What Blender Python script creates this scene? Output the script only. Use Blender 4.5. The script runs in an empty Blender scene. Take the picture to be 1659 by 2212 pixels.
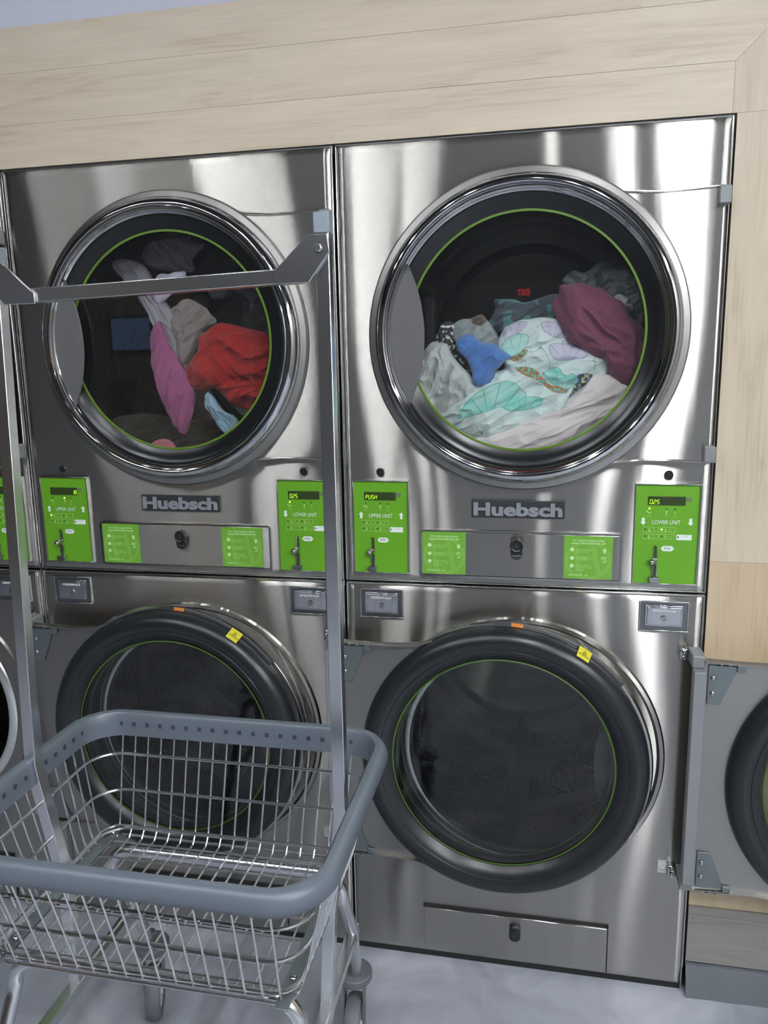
import bpy, math, random
from mathutils import Vector, Matrix, noise
random.seed(7)
PI = math.pi
S = bpy.context.scene
COL = S.collection
# ------------------------------------------------------------------ camera
F_PX = 1668.66
ax, ay, az = -0.1846, 0.0177, 0.2027
cam_d = bpy.data.cameras.new('camera'); cam = bpy.data.objects.new('camera', cam_d); COL.objects.link(cam)
S.camera = cam
Yaw = Matrix.Rotation(az, 3, 'Z'); Pit = Matrix.Rotation(ax, 3, 'X'); Rol = Matrix.Rotation(ay, 3, 'Y')
M3 = Yaw @ Pit @ Rol                       # columns: right, forward, up
right, fwd, up = M3.col[0], M3.col[1], M3.col[2]
CM = Matrix((right, up, -fwd)).transposed().to_4x4()
CM.translation = Vector((0.4460, -1.7154, 1.4638))
cam.matrix_world = CM
cam_d.sensor_fit = 'VERTICAL'; cam_d.sensor_height = 24.0
cam_d.lens = 24.0 * F_PX / 2212.0
cam_d.clip_start = 0.05
# ------------------------------------------------------------------ world, exposure
w = bpy.data.worlds.new('world'); S.world = w; w.use_nodes = True
w.node_tree.nodes['Background'].inputs[0].default_value = (0.72, 0.78, 0.86, 1)
w.node_tree.nodes['Background'].inputs[1].default_value = 0.15
S.view_settings.view_transform = 'Standard'; S.view_settings.look = 'None'
S.view_settings.exposure = 0.27; S.view_settings.gamma = 1; S.view_settings.use_curve_mapping = False
ROOM = (-4.6, 3.4, -12.5, 2.9)              # x0, x1, y0, ceiling z
FLOOR = -0.014
LAMPS = [(-1.90,-2.6,-1.5,.02,32),(-1.55,-2.6,-1.5,.018,32),(-1.10,-2.8,-1.5,.028,95),(-.37,-3.0,-1.5,.025,65),(-.13,-3.0,-1.5,.018,50),(.455,-3.0,-1.5,.008,30),(.76,-3.0,-1.5,.025,45),(1.03,-3.0,-1.5,.085,75),(2.9,-6.2,-1.6,.16,75)]                           # x, y0, y1, width, strength; the last is an added lamp for room ambience
# ------------------------------------------------------------------ helpers
def link(o, parent=None):
    COL.objects.link(o)
    if parent is not None: o.parent = parent
    return o
def tag(o, label=None, cat=None, group=None, kind=None):
    if label: o['label'] = label
    if cat: o['category'] = cat
    if group: o['group'] = group
    if kind: o['kind'] = kind
    return o
WL = {}
def empty(name, loc, label, cat, group=None):
    o = bpy.data.objects.new(name, None); o.empty_display_size = 0.05
    link(o); o.location = loc; WL[o.name] = Vector(loc)
    return tag(o, label, cat, group)
def origin_of(o):
    return WL.get(o.name, Vector((0, 0, 0))) if o is not None else Vector((0, 0, 0))
def srgb(r, g, b):
    f = lambda c: (c/255/12.92) if c/255 <= .04045 else ((c/255+.055)/1.055)**2.4
    return (f(r), f(g), f(b), 1)
class MB:
    def __init__(s): s.v = []; s.f = []; s.smooth = []
    def add(s, vs, fs, smooth=False):
        b = len(s.v); s.v += [tuple(v) for v in vs]
        for f in fs: s.f.append([b+i for i in f]); s.smooth.append(smooth)
        return s
    def box(s, x0, x1, y0, y1, z0, z1):
        vs = [(x, y, z) for x in (x0, x1) for y in (y0, y1) for z in (z0, z1)]
        return s.add(vs, [(0,1,3,2),(4,6,7,5),(0,4,5,1),(2,3,7,6),(0,2,6,4),(1,5,7,3)])
    def prism(s, poly, y0, y1):            # polygon in x,z, counter-clockwise seen from the front (-y)
        n = len(poly)
        vs = [(x, y0, z) for x, z in poly]+[(x, y1, z) for x, z in poly]
        fs = [list(range(n)), list(range(2*n-1, n-1, -1))]+[(i, i+n, (i+1) % n+n, (i+1) % n) for i in range(n)]
        return s.add(vs, fs)
    def lathe(s, prof, cx, cz, n=128, a0=0, a1=2*PI):   # prof: (r, y)
        full = abs(a1-a0-2*PI) < 1e-6; m = n if full else n+1
        vs = []
        for k in range(m):
            a = a0+(a1-a0)*k/n; c, t = math.cos(a), math.sin(a)
            vs += [(cx+r*c, y, cz+r*t) for r, y in prof]
        p = len(prof); fs = []
        for k in range(n):
            k2 = (k+1) % m
            for i in range(p-1):
                fs.append((k*p+i, k2*p+i, k2*p+i+1, k*p+i+1))
        return s.add(vs, fs, True)
    def disc(s, cx, cz, r, y, n=96):
        return s.add([(cx+r*math.cos(2*PI*k/n), y, cz+r*math.sin(2*PI*k/n)) for k in range(n)], [list(range(n))])
    def tube(s, path, r, n=8, closed=False, cap=True):
        P = [Vector(p) for p in path]; m = len(P); vs = []; prev = None
        for i, p in enumerate(P):
            if closed: t = (P[(i+1) % m]-P[i-1])
            else: t = (P[min(i+1, m-1)]-P[max(i-1, 0)])
            t.normalize()
            if prev is None:
                a = Vector((0, 0, 1)) if abs(t.z) < .9 else Vector((1, 0, 0))
                u = t.cross(a).normalized()
            else:
                u = (prev-t*prev.dot(t))
                u = u.normalized() if u.length > 1e-6 else t.orthogonal().normalized()
            prev = u; v = t.cross(u)
            vs += [p+u*(r*math.cos(2*PI*k/n))+v*(r*math.sin(2*PI*k/n)) for k in range(n)]
        fs = []
        for i in range(m if closed else m-1):
            j = (i+1) % m
            for k in range(n): fs.append((i*n+k, i*n+(k+1) % n, j*n+(k+1) % n, j*n+k))
        if cap and not closed: fs += [list(range(n))[::-1], [(m-1)*n+k for k in range(n)]]
        return s.add(vs, fs, True)
    def sweep(s, path, prof, upv=(0, 0, 1), closed=False):  # prof: (side, up) offsets, closed profile
        P = [Vector(p) for p in path]; m = len(P); q = len(prof); vs = []; U = Vector(upv)
        for i, p in enumerate(P):
            if closed: t = P[(i+1) % m]-P[i-1]
            else: t = P[min(i+1, m-1)]-P[max(i-1, 0)]
            t.normalize(); sd = t.cross(U).normalized(); uu = sd.cross(t).normalized()
            vs += [p+sd*a+uu*b for a, b in prof]
        fs = []
        for i in range(m if closed else m-1):
            j = (i+1) % m
            for k in range(q): fs.append((i*q+k, i*q+(k+1) % q, j*q+(k+1) % q, j*q+k))
        if not closed: fs += [list(range(q))[::-1], [(m-1)*q+k for k in range(q)]]
        return s.add(vs, fs, False)
    def cyl(s, c, axis, r, h, n=32, r2=None):
        c = Vector(c); A = Vector(axis).normalized(); u = A.orthogonal().normalized(); v = A.cross(u); r2 = r if r2 is None else r2
        vs = [c+u*(r*math.cos(2*PI*k/n))+v*(r*math.sin(2*PI*k/n)) for k in range(n)]
        vs += [c+A*h+u*(r2*math.cos(2*PI*k/n))+v*(r2*math.sin(2*PI*k/n)) for k in range(n)]
        return s.add(vs, [list(range(n))[::-1], list(range(n, 2*n))]+[(k, (k+1) % n, (k+1) % n+n, k+n) for k in range(n)])
    def sphere(s, c, r, n=20, sc=(1, 1, 1)):
        vs = []; fs = []; h = n//2
        for i in range(h+1):
            t = PI*i/h
            for k in range(n):
                a = 2*PI*k/n
                vs.append((c[0]+sc[0]*r*math.sin(t)*math.cos(a), c[1]+sc[1]*r*math.sin(t)*math.sin(a), c[2]+sc[2]*r*math.cos(t)))
        for i in range(h):
            for k in range(n): fs.append((i*n+k, (i+1)*n+k, (i+1)*n+(k+1) % n, i*n+(k+1) % n))
        return s.add(vs, fs, True)
    def build(s, name, mat, parent=None, bevel=0, angle=35, base=None, off=None):
        o0 = Vector(off) if off is not None else origin_of(parent)
        if parent is None and off is None:
            xs = [v[0] for v in s.v]; ys = [v[1] for v in s.v]; zs = [v[2] for v in s.v]
            o0 = Vector(((min(xs)+max(xs))/2, (min(ys)+max(ys))/2, min(zs)))
        me = bpy.data.meshes.new(name)
        me.from_pydata([(v[0]-o0.x, v[1]-o0.y, v[2]-o0.z) for v in s.v], [], s.f)
        me.materials.append(mat); me.update()
        bm_fix(me)
        me.shade_smooth(); me.set_sharp_from_angle(angle=math.radians(angle))
        o = bpy.data.objects.new(name, me); link(o, parent)
        if parent is None: o.location = o0
        WL[o.name] = o0
        if bevel:
            b = o.modifiers.new('bevel', 'BEVEL'); b.width = bevel; b.segments = 2; b.limit_method = 'ANGLE'
        return o
import bmesh
def bm_fix(me):
    bm = bmesh.new(); bm.from_mesh(me)
    bmesh.ops.recalc_face_normals(bm, faces=bm.faces)
    bm.to_mesh(me); bm.free()
# ------------------------------------------------------------------ materials
def nmat(name):
    m = bpy.data.materials.new(name); m.use_nodes = True
    nt = m.node_tree; b = nt.nodes['Principled BSDF']
    return m, nt, b
def N(nt, t, **k):
    n = nt.nodes.new(t)
    for a, v in k.items():
        if a in n.inputs: n.inputs[a].default_value = v
        else: setattr(n, a, v)
    return n
def simple(name, col, rough=.5, metal=0, spec=.5, bump=0, bscale=200, emit=0, var=0.05):
    m, nt, b = nmat(name)
    no = N(nt, 'ShaderNodeTexNoise'); no.inputs['Scale'].default_value = bscale/8; no.inputs['Detail'].default_value = 3
    tc = N(nt, 'ShaderNodeTexCoord'); nt.links.new(tc.outputs['Object'], no.inputs['Vector'])
    mr = N(nt, 'ShaderNodeMapRange'); mr.inputs['To Min'].default_value = 1-var; mr.inputs['To Max'].default_value = 1+var
    nt.links.new(no.outputs[0], mr.inputs['Value'])
    hs = N(nt, 'ShaderNodeHueSaturation'); hs.inputs['Color'].default_value = col
    nt.links.new(mr.outputs[0], hs.inputs['Value']); nt.links.new(hs.outputs[0], b.inputs['Base Color'])
    b.inputs['Roughness'].default_value = rough; b.inputs['Metallic'].default_value = metal
    b.inputs['Specular IOR Level'].default_value = spec
    if bump:
        n2 = N(nt, 'ShaderNodeTexNoise'); n2.inputs['Scale'].default_value = bscale
        nt.links.new(tc.outputs['Object'], n2.inputs['Vector'])
        bp = N(nt, 'ShaderNodeBump'); bp.inputs['Strength'].default_value = bump; bp.inputs['Distance'].default_value = .002
        nt.links.new(n2.outputs[0], bp.inputs['Height']); nt.links.new(bp.outputs[0], b.inputs['Normal'])
    if emit:
        b.inputs['Emission Color'].default_value = col; b.inputs['Emission Strength'].default_value = emit
    return m
def steel(name, col=(.51,.495,.462,1), rough=.22, aniso=.88, soft=.45, mix=.12):
    """brushed sheet: reflections drawn out up and down, with a softer satin share"""
    m = bpy.data.materials.new(name); m.use_nodes = True; nt = m.node_tree; nt.nodes.clear()
    out = N(nt, 'ShaderNodeOutputMaterial')
    g1 = N(nt, 'ShaderNodeBsdfAnisotropic'); g2 = N(nt, 'ShaderNodeBsdfAnisotropic'); mx = N(nt, 'ShaderNodeMixShader')
    g1.inputs['Roughness'].default_value = rough; g1.inputs['Anisotropy'].default_value = aniso
    g1.distribution = 'BECKMANN'; g2.inputs['Roughness'].default_value = soft; g2.inputs['Anisotropy'].default_value = 0.2
    tv = N(nt, 'ShaderNodeCombineXYZ'); tv.inputs[0].default_value = 1
    for g in (g1, g2): nt.links.new(tv.outputs[0], g.inputs['Tangent'])
    mx.inputs[0].default_value = mix
    nt.links.new(g1.outputs[0], mx.inputs[1]); nt.links.new(g2.outputs[0], mx.inputs[2]); nt.links.new(mx.outputs[0], out.inputs[0])
    tc = N(nt, 'ShaderNodeTexCoord'); mp = N(nt, 'ShaderNodeMapping'); mp.inputs['Scale'].default_value = (2, 2, 700)
    nt.links.new(tc.outputs['Object'], mp.inputs['Vector'])
    no = N(nt, 'ShaderNodeTexNoise'); no.inputs['Scale'].default_value = 1; no.inputs['Detail'].default_value = 2
    nt.links.new(mp.outputs[0], no.inputs['Vector'])
    n2 = N(nt, 'ShaderNodeTexNoise'); n2.inputs['Scale'].default_value = 2.2; n2.inputs['Detail'].default_value = 2
    nt.links.new(tc.outputs['Object'], n2.inputs['Vector'])
    ad = N(nt, 'ShaderNodeMath', operation='ADD'); nt.links.new(no.outputs[0], ad.inputs[0]); nt.links.new(n2.outputs[0], ad.inputs[1])
    m2 = N(nt, 'ShaderNodeMapRange'); m2.inputs['From Max'].default_value = 2; m2.inputs['To Min'].default_value = .86; m2.inputs['To Max'].default_value = 1.14
    nt.links.new(ad.outputs[0], m2.inputs['Value'])
    hs = N(nt, 'ShaderNodeHueSaturation'); hs.inputs['Color'].default_value = col
    nt.links.new(m2.outputs[0], hs.inputs['Value'])
    for g in (g1, g2): nt.links.new(hs.outputs[0], g.inputs['Color'])
    # faint upright waviness of the rolled sheet
    m3 = N(nt, 'ShaderNodeMapping'); m3.inputs['Scale'].default_value = (45, 45, 1.2)
    nt.links.new(tc.outputs['Object'], m3.inputs['Vector'])
    n3 = N(nt, 'ShaderNodeTexNoise'); n3.inputs['Scale'].default_value = 1; n3.inputs['Detail'].default_value = 1
    nt.links.new(m3.outputs[0], n3.inputs['Vector'])
    bp = N(nt, 'ShaderNodeBump'); bp.inputs['Strength'].default_value = .15; bp.inputs['Distance'].default_value = .0004
    nt.links.new(n3.outputs[0], bp.inputs['Height'])
    for g in (g1, g2): nt.links.new(bp.outputs[0], g.inputs['Normal'])
    return m
def glass_mat(name, tint=(.93,.95,.94,1), refl=1.0, haze=.013):
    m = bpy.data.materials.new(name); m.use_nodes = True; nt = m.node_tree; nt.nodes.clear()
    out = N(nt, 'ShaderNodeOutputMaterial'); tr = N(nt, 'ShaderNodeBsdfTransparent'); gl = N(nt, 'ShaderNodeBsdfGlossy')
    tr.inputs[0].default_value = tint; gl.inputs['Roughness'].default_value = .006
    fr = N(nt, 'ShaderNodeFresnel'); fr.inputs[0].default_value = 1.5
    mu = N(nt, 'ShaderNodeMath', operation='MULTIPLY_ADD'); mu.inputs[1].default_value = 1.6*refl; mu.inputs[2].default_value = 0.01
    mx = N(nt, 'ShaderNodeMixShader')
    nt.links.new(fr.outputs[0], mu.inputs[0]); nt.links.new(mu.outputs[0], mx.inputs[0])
    df = N(nt, 'ShaderNodeBsdfDiffuse'); df.inputs[0].default_value = (.75, .8, .88, 1)      # pale veil of glare mixed into the pane, lifts the blacks behind it
    m3 = N(nt, 'ShaderNodeMixShader'); m3.inputs[0].default_value = haze
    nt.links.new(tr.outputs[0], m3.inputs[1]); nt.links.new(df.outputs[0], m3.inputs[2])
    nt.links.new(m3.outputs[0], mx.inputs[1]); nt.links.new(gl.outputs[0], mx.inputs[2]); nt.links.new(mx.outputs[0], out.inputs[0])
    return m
def wood(name, along='X', base=(205,191,170), dark=(187,170,146), plank=True):
    m, nt, b = nmat(name)
    tc = N(nt, 'ShaderNodeTexCoord'); mp = N(nt, 'ShaderNodeMapping')
    mp.inputs['Scale'].default_value = (1.3, 1, 11) if along == 'X' else (11, 1, 1.3)
    nt.links.new(tc.outputs['Object'], mp.inputs['Vector'])
    n1 = N(nt, 'ShaderNodeTexNoise'); n1.inputs['Scale'].default_value = 1.6; n1.inputs['Detail'].default_value = 8; n1.inputs['Roughness'].default_value = .62; n1.inputs['Distortion'].default_value = 1.0
    nt.links.new(mp.outputs[0], n1.inputs['Vector'])
    mp2 = N(nt, 'ShaderNodeMapping'); mp2.inputs['Scale'].default_value = (7, 1, 170) if along == 'X' else (170, 1, 7)
    nt.links.new(tc.outputs['Object'], mp2.inputs['Vector'])
    n2 = N(nt, 'ShaderNodeTexNoise'); n2.inputs['Scale'].default_value = 1; n2.inputs['Detail'].default_value = 4
    nt.links.new(mp2.outputs[0], n2.inputs['Vector'])
    ad = N(nt, 'ShaderNodeMath', operation='MULTIPLY_ADD'); ad.inputs[1].default_value = .45
    nt.links.new(n2.outputs[0], ad.inputs[0]); nt.links.new(n1.outputs[0], ad.inputs[2])
    cr = N(nt, 'ShaderNodeValToRGB'); e = cr.color_ramp.elements
    e[0].position = .48; e[0].color = srgb(*dark); e[1].position = .92; e[1].color = srgb(*[min(255, c+10) for c in base])
    k = cr.color_ramp.elements.new(.66); k.color = srgb(*base)
    nt.links.new(ad.outputs[0], cr.inputs[0]); nt.links.new(cr.outputs[0], b.inputs['Base Color'])
    b.inputs['Roughness'].default_value = .42
    bp = N(nt, 'ShaderNodeBump'); bp.inputs['Strength'].default_value = .15; bp.inputs['Distance'].default_value = .001
    nt.links.new(n2.outputs[0], bp.inputs['Height']); nt.links.new(bp.outputs[0], b.inputs['Normal'])
    return m
def vcmat(name, rough=.9, bump=.4, bscale=700, sheen=.2):
    m, nt, b = nmat(name)
    a = N(nt, 'ShaderNodeAttribute', attribute_name='Col'); nt.links.new(a.outputs[0], b.inputs['Base Color'])
    b.inputs['Roughness'].default_value = rough; b.inputs['Specular IOR Level'].default_value = .2; b.inputs['Sheen Weight'].default_value = sheen
    tc = N(nt, 'ShaderNodeTexCoord'); n2 = N(nt, 'ShaderNodeTexNoise'); n2.inputs['Scale'].default_value = bscale
    nt.links.new(tc.outputs['Object'], n2.inputs['Vector'])
    bp = N(nt, 'ShaderNodeBump'); bp.inputs['Strength'].default_value = bump; bp.inputs['Distance'].default_value = .002
    nt.links.new(n2.outputs[0], bp.inputs['Height']); nt.links.new(bp.outputs[0], b.inputs['Normal'])
    return m
def perforated(name):
    m, nt, b = nmat(name); b.inputs['Metallic'].default_value = 1
    # staggered rows of punched holes in the drum sheet: uv in metres
    uv = N(nt, 'ShaderNodeUVMap', uv_map='UVMap'); sp = N(nt, 'ShaderNodeSeparateXYZ'); nt.links.new(uv.outputs[0], sp.inputs[0])
    def mth(op, a, bb=None, c=None):
        n = N(nt, 'ShaderNodeMath', operation=op)
        for i, q in enumerate((a, bb, c)):
            if q is None: continue
            if isinstance(q, (int, float)): n.inputs[i].default_value = q
            else: nt.links.new(q, n.inputs[i])
        return n.outputs[0]
    P = .0105
    U = mth('DIVIDE', sp.outputs[0], P); V = mth('DIVIDE', sp.outputs[1], P*1.732)
    def cell(ou, ov):
        fu = mth('SUBTRACT', mth('FRACT', mth('ADD', U, ou)), .5); fv = mth('MULTIPLY', mth('SUBTRACT', mth('FRACT', mth('ADD', V, ov)), .5), 1.732)
        return mth('SQRT', mth('ADD', mth('MULTIPLY', fu, fu), mth('MULTIPLY', fv, fv)))
    d = mth('MINIMUM', cell(0, 0), cell(.5, .5))
    hole = mth('LESS_THAN', d, .34)
    band = mth('MULTIPLY', mth('GREATER_THAN', mth('FRACT', mth('MULTIPLY', sp.outputs[1], 3.1)), .16), 1)
    hole = mth('MULTIPLY', hole, band)
    mx = N(nt, 'ShaderNodeMix', data_type='RGBA'); nt.links.new(hole, mx.inputs[0])
    mx.inputs[6].default_value = (.60, .57, .52, 1); mx.inputs[7].default_value = (.004, .004, .004, 1)
    nt.links.new(mx.outputs[2], b.inputs['Base Color'])
    mr = mth('MULTIPLY_ADD', hole, .5, .2); nt.links.new(mr, b.inputs['Roughness'])
    return m
STEEL = steel('brushed_stainless')
STEEL_IN = steel('door_back_steel', (.36,.355,.34,1), .35, .2, .5, .5)
CHROME = simple('chrome', (.56,.57,.59,1), .07, 1, var=.02)
POLISH = simple('polished_steel', (.50,.50,.49,1), .16, 1, var=.03)
CARTCH = simple('cart_chrome', (.72,.73,.75,1), .24, 1, var=.05)
BLACKR = simple('black_rubber', srgb(33,36,39), .30, 0, .5, .10, 60, var=.25)
BLACKP = simple('black_plastic', srgb(34,37,39), .3)
BEZEL = simple('door_bezel_black', srgb(28,30,32), .22, 0, .4)
DARK = simple('gap_shade', srgb(28,29,30), .8)  # near-black fill that stands in for shade in gaps
GREYP = simple('grey_hinge_paint', srgb(134,137,140), .45, .2)
GALV = simple('galvanised_bracket', srgb(126,134,137), .35, .75)
GREYH = simple('grey_handle', srgb(98,98,99), .5)
GREEN = simple('panel_green', srgb(100,162,36), .38, emit=0)
GREEN2 = simple('sticker_green', srgb(112,170,58), .35)
GREEN3 = simple('sticker_light_green', srgb(124,178,72), .35)
GREENR = simple('ring_green', srgb(88,122,36), .4)
SEALG = simple('seal_green', srgb(66,96,30), .4)
PALEG = simple('pale_green_print', srgb(176,220,130), .5)
WHITEP = simple('white_print', srgb(222,236,228), .5)
INK = simple('ink', srgb(40,52,40), .5)
DISP = simple('display_window', srgb(52,66,34), .25)
GREYCHIP = simple('grey_window', srgb(104,122,92), .4)
SEG = simple('lit_segment', srgb(170,255,20), .5, emit=1.1, var=0)
LED = simple('lit_led', srgb(215,255,90), .5, emit=3.0, var=0)
BADGE = simple('badge_black', srgb(52,55,57), .35)
BADGEL = simple('badge_letters', srgb(132,137,142), .55, .1)
LIPM = simple('satin_lip', (.86,.86,.86,1), .22, .9)
RAISED = simple('raised_letters', (.92,.93,.94,1), .35, .6)
RIM = simple('blue_grey_bumper', srgb(94,102,112), .36, 0, .5, .08, 60, var=.06)
TYRE = simple('grey_tyre', srgb(98,102,106), .55)
HUB = simple('pale_wheel_hub', srgb(186,192,194), .5)
YELL = simple('yellow_label', srgb(214,204,50), .5)
ORNG = simple('orange_label', srgb(206,128,52), .5)
LBLK = simple('label_black', srgb(34,36,38), .5)
WHITEPL = simple('white_switch', srgb(215,218,218), .4)
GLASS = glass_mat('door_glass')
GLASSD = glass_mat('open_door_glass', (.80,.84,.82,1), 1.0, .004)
PERF = perforated('drum_perforated')
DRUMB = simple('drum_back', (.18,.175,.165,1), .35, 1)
# ------------------------------------------------------------------ text
def text(name, body, x, z, y, h, mat, parent, align='CENTER', width=None, bold=0, depth=0.0002, shear=0, flip=False):
    cu = bpy.data.curves.new(name, 'FONT'); cu.body = body; cu.size = 1; cu.align_x = 'LEFT'; cu.offset = bold; cu.shear = shear
    cu.resolution_u = 3
    t = bpy.data.objects.new('t', cu); COL.objects.link(t)
    bpy.context.view_layer.update()
    dg = bpy.context.evaluated_depsgraph_get()
    me = bpy.data.meshes.new_from_object(t.evaluated_get(dg)); bpy.data.objects.remove(t)
    xs = [v.co.x for v in me.vertices]; zs = [v.co.y for v in me.vertices]
    x0, x1, z0, z1 = min(xs), max(xs), min(zs), max(zs)
    s = h/.73 if not isinstance(h, tuple) else h[0]/(z1-z0)
    sx = s if width is None else width/(x1-x0)
    wd = (x1-x0)*sx
    ox = {'CENTER': x-wd/2, 'LEFT': x, 'RIGHT': x-wd}[align]
    o0 = origin_of(parent)
    zoff = 0 if not isinstance(h, tuple) else -z0*s
    for v in me.vertices:
        px = ox+(v.co.x-x0)*sx; pz = z+v.co.y*s+zoff
        v.co = Vector((px-o0.x, y-o0.y, pz-o0.z))
    me.materials.clear(); me.materials.append(mat); me.name = name; me.shade_flat()
    o = bpy.data.objects.new(name, me); link(o, parent); WL[o.name] = o0
    if depth > .0005:
        md = o.modifiers.new('solid', 'SOLIDIFY'); md.thickness = depth; md.offset = 0
    return o
# ------------------------------------------------------------------ setting
x0r, x1r, y0r, zc = ROOM
def slab(name, x0, x1, y0, y1, z0, z1, mat):
    return tag(MB().box(x0, x1, y0, y1, z0, z1).build(name, mat), kind='structure')
def floor_mat():
    m, nt, b = nmat('epoxy_concrete')
    tc = N(nt, 'ShaderNodeTexCoord')
    n1 = N(nt, 'ShaderNodeTexNoise'); n1.inputs['Scale'].default_value = 4.5; n1.inputs['Detail'].default_value = 5; n1.inputs['Distortion'].default_value = .9
    nt.links.new(tc.outputs['Object'], n1.inputs['Vector'])
    cr = N(nt, 'ShaderNodeValToRGB'); e = cr.color_ramp.elements
    e[0].position = .3; e[0].color = srgb(128,132,141); e[1].position = .75; e[1].color = srgb(186,189,196)
    k = e.new(.52); k.color = srgb(154,158,168)
    nt.links.new(n1.outputs[0], cr.inputs[0])
    vo = N(nt, 'ShaderNodeTexVoronoi'); vo.inputs['Scale'].default_value = 9
    nt.links.new(tc.outputs['Object'], vo.inputs['Vector'])
    lt = N(nt, 'ShaderNodeMath', operation='LESS_THAN'); lt.inputs[1].default_value = .035; nt.links.new(vo.outputs['Distance'], lt.inputs[0])
    mx = N(nt, 'ShaderNodeMix', data_type='RGBA'); mx.inputs[7].default_value = srgb(84,86,92)
    nt.links.new(lt.outputs[0], mx.inputs[0]); nt.links.new(cr.outputs[0], mx.inputs[6]); nt.links.new(mx.outputs[2], b.inputs['Base Color'])
    b.inputs['Roughness'].default_value = .34
    n2 = N(nt, 'ShaderNodeTexNoise'); n2.inputs['Scale'].default_value = 14; n2.inputs['Detail'].default_value = 4
    nt.links.new(tc.outputs['Object'], n2.inputs['Vector'])
    bp = N(nt, 'ShaderNodeBump'); bp.inputs['Strength'].default_value = .35; bp.inputs['Distance'].default_value = .012
    nt.links.new(n2.outputs[0], bp.inputs['Height']); nt.links.new(bp.outputs[0], b.inputs['Normal'])
    return m
FLOORM = floor_mat()
WALLP = simple('white_wall_paint', srgb(206,209,224), .6)
CEILM = simple('ceiling_tile', srgb(66,67,70), .8)
SIDEM = simple('grey_wall_paint', srgb(150,148,144), .7)
REARM = simple('rear_wall_paint', srgb(172,166,156), .7)
slab('floor', x0r, x1r, y0r, 1.3, FLOOR-.1, FLOOR, FLOORM)
slab('ceiling', x0r, x1r, y0r, 1.3, zc, zc+.05, CEILM)
slab('wall_left', x0r-.1, x0r, y0r, 1.3, FLOOR, zc, simple('dark_wall_paint', srgb(92,91,88), .7))
slab('wall_right', x1r, x1r+.1, y0r, 1.3, FLOOR, zc, SIDEM)
slab('wall_rear', x0r, x1r, y0r-.1, y0r, FLOOR, zc, REARM)
slab('wall_service', x0r, x1r, 1.3, 1.4, FLOOR, zc, SIDEM)
# the wall the dryers are set into: white paint above wood-look planks
MR = 0.806                                  # right end of the dryer bank
slab('wall_back', x0r, x1r, .012, .10, 2.236, zc, WALLP)
WOODH = wood('oak_plank_horizontal', 'X'); WOODV = wood('oak_plank_vertical', 'Z', (196,182,160), (174,157,132))
WOODV2 = wood('oak_plank_lower', 'Z', (190,171,142), (166,146,116))
rows = [(2.141, 2.236, [-2.4, -.9, .62]), (2.0315, 2.1405, [-1.9, -.181, 1.6]), (1.938, 2.031, [-2.2, -.95, .207])]
pid = 0
def plank(x0, x1, z0, z1, mat, poly=None):
    global pid
    pid += 1; g = 0
    mb = MB()
    if poly: mb.prism(poly, .004, .03)
    else: mb.box(x0+g, x1-g, .004, .03, z0+g, z1-g)
    o = mb.build('trim_%d' % pid, mat, off=(random.uniform(-3, 3), 0, random.uniform(-3, 3)))
    o.location = WL[o.name]; tag(o, kind='structure')
# horizontal courses end on a mitre towards the vertical boards at the right
for z0, z1, cuts in rows:
    xs = [x0r]+[c for c in cuts if c < .79]
    for a, b2 in zip(xs, xs[1:]): plank(a, b2, z0, z1, WOODH)
    a = xs[-1]; e0 = .797+max(0, z0-2.0312)*1.03; e1 = .797+max(0, z1-2.0312)*1.03
    plank(0, 0, 0, 0, WOODH, [(a+.0001, z0+.0001), (e0, z0+.0001), (e1, z1-.0001), (a+.0001, z1-.0001)])
plank(0, 0, 0, 0, WOODV, [(.7975, 1.938), (1.02, 1.938), (1.02, 2.236), (1.0085, 2.236), (.7975, 2.0312)])
plank(MR, 1.02, 1.042, 1.9375, WOODV)
plank(MR, 1.02, .213, 1.0415, WOODV2)
plank(1.0203, 1.22, .213, 1.24, WOODV2); plank(1.0203, 1.22, 1.2405, 2.236, WOODV)
for i in range(11): plank(1.2203+i*.2, 1.42+i*.2-(.02 if i == 10 else 0), .213, 2.236, WOODV if i % 2 else WOODV2)
tag(MB().box(MR, x1r, .0, .03, .066, .2125).build('baseboard_back', wood('grey_plank', 'X', (128,126,120), (98,97,93))), kind='structure')
# rough concrete kerb under the baseboard
mb = MB(); n = 90; vs = []
for i in range(n+1):
    x = MR+(x1r-MR)*i/n
    a = .012*noise.noise(Vector((x*9, 0, 3)))-.004; bz = .058+.006*noise.noise(Vector((x*14, 5, 3)))
    vs += [(x, -.02+a, FLOOR-.002), (x, -.012+a, FLOOR+.03), (x, -.002, bz), (x, .03, bz+.004)]
fs = [(i*4+k, (i+1)*4+k, (i+1)*4+k+1, i*4+k+1) for i in range(n) for k in range(3)]
mb.add(vs, fs, True); tag(mb.build('trim_kerb', simple('kerb_concrete', srgb(98,102,108), .6, bump=.6, bscale=40, var=.2)), kind='structure')
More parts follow.
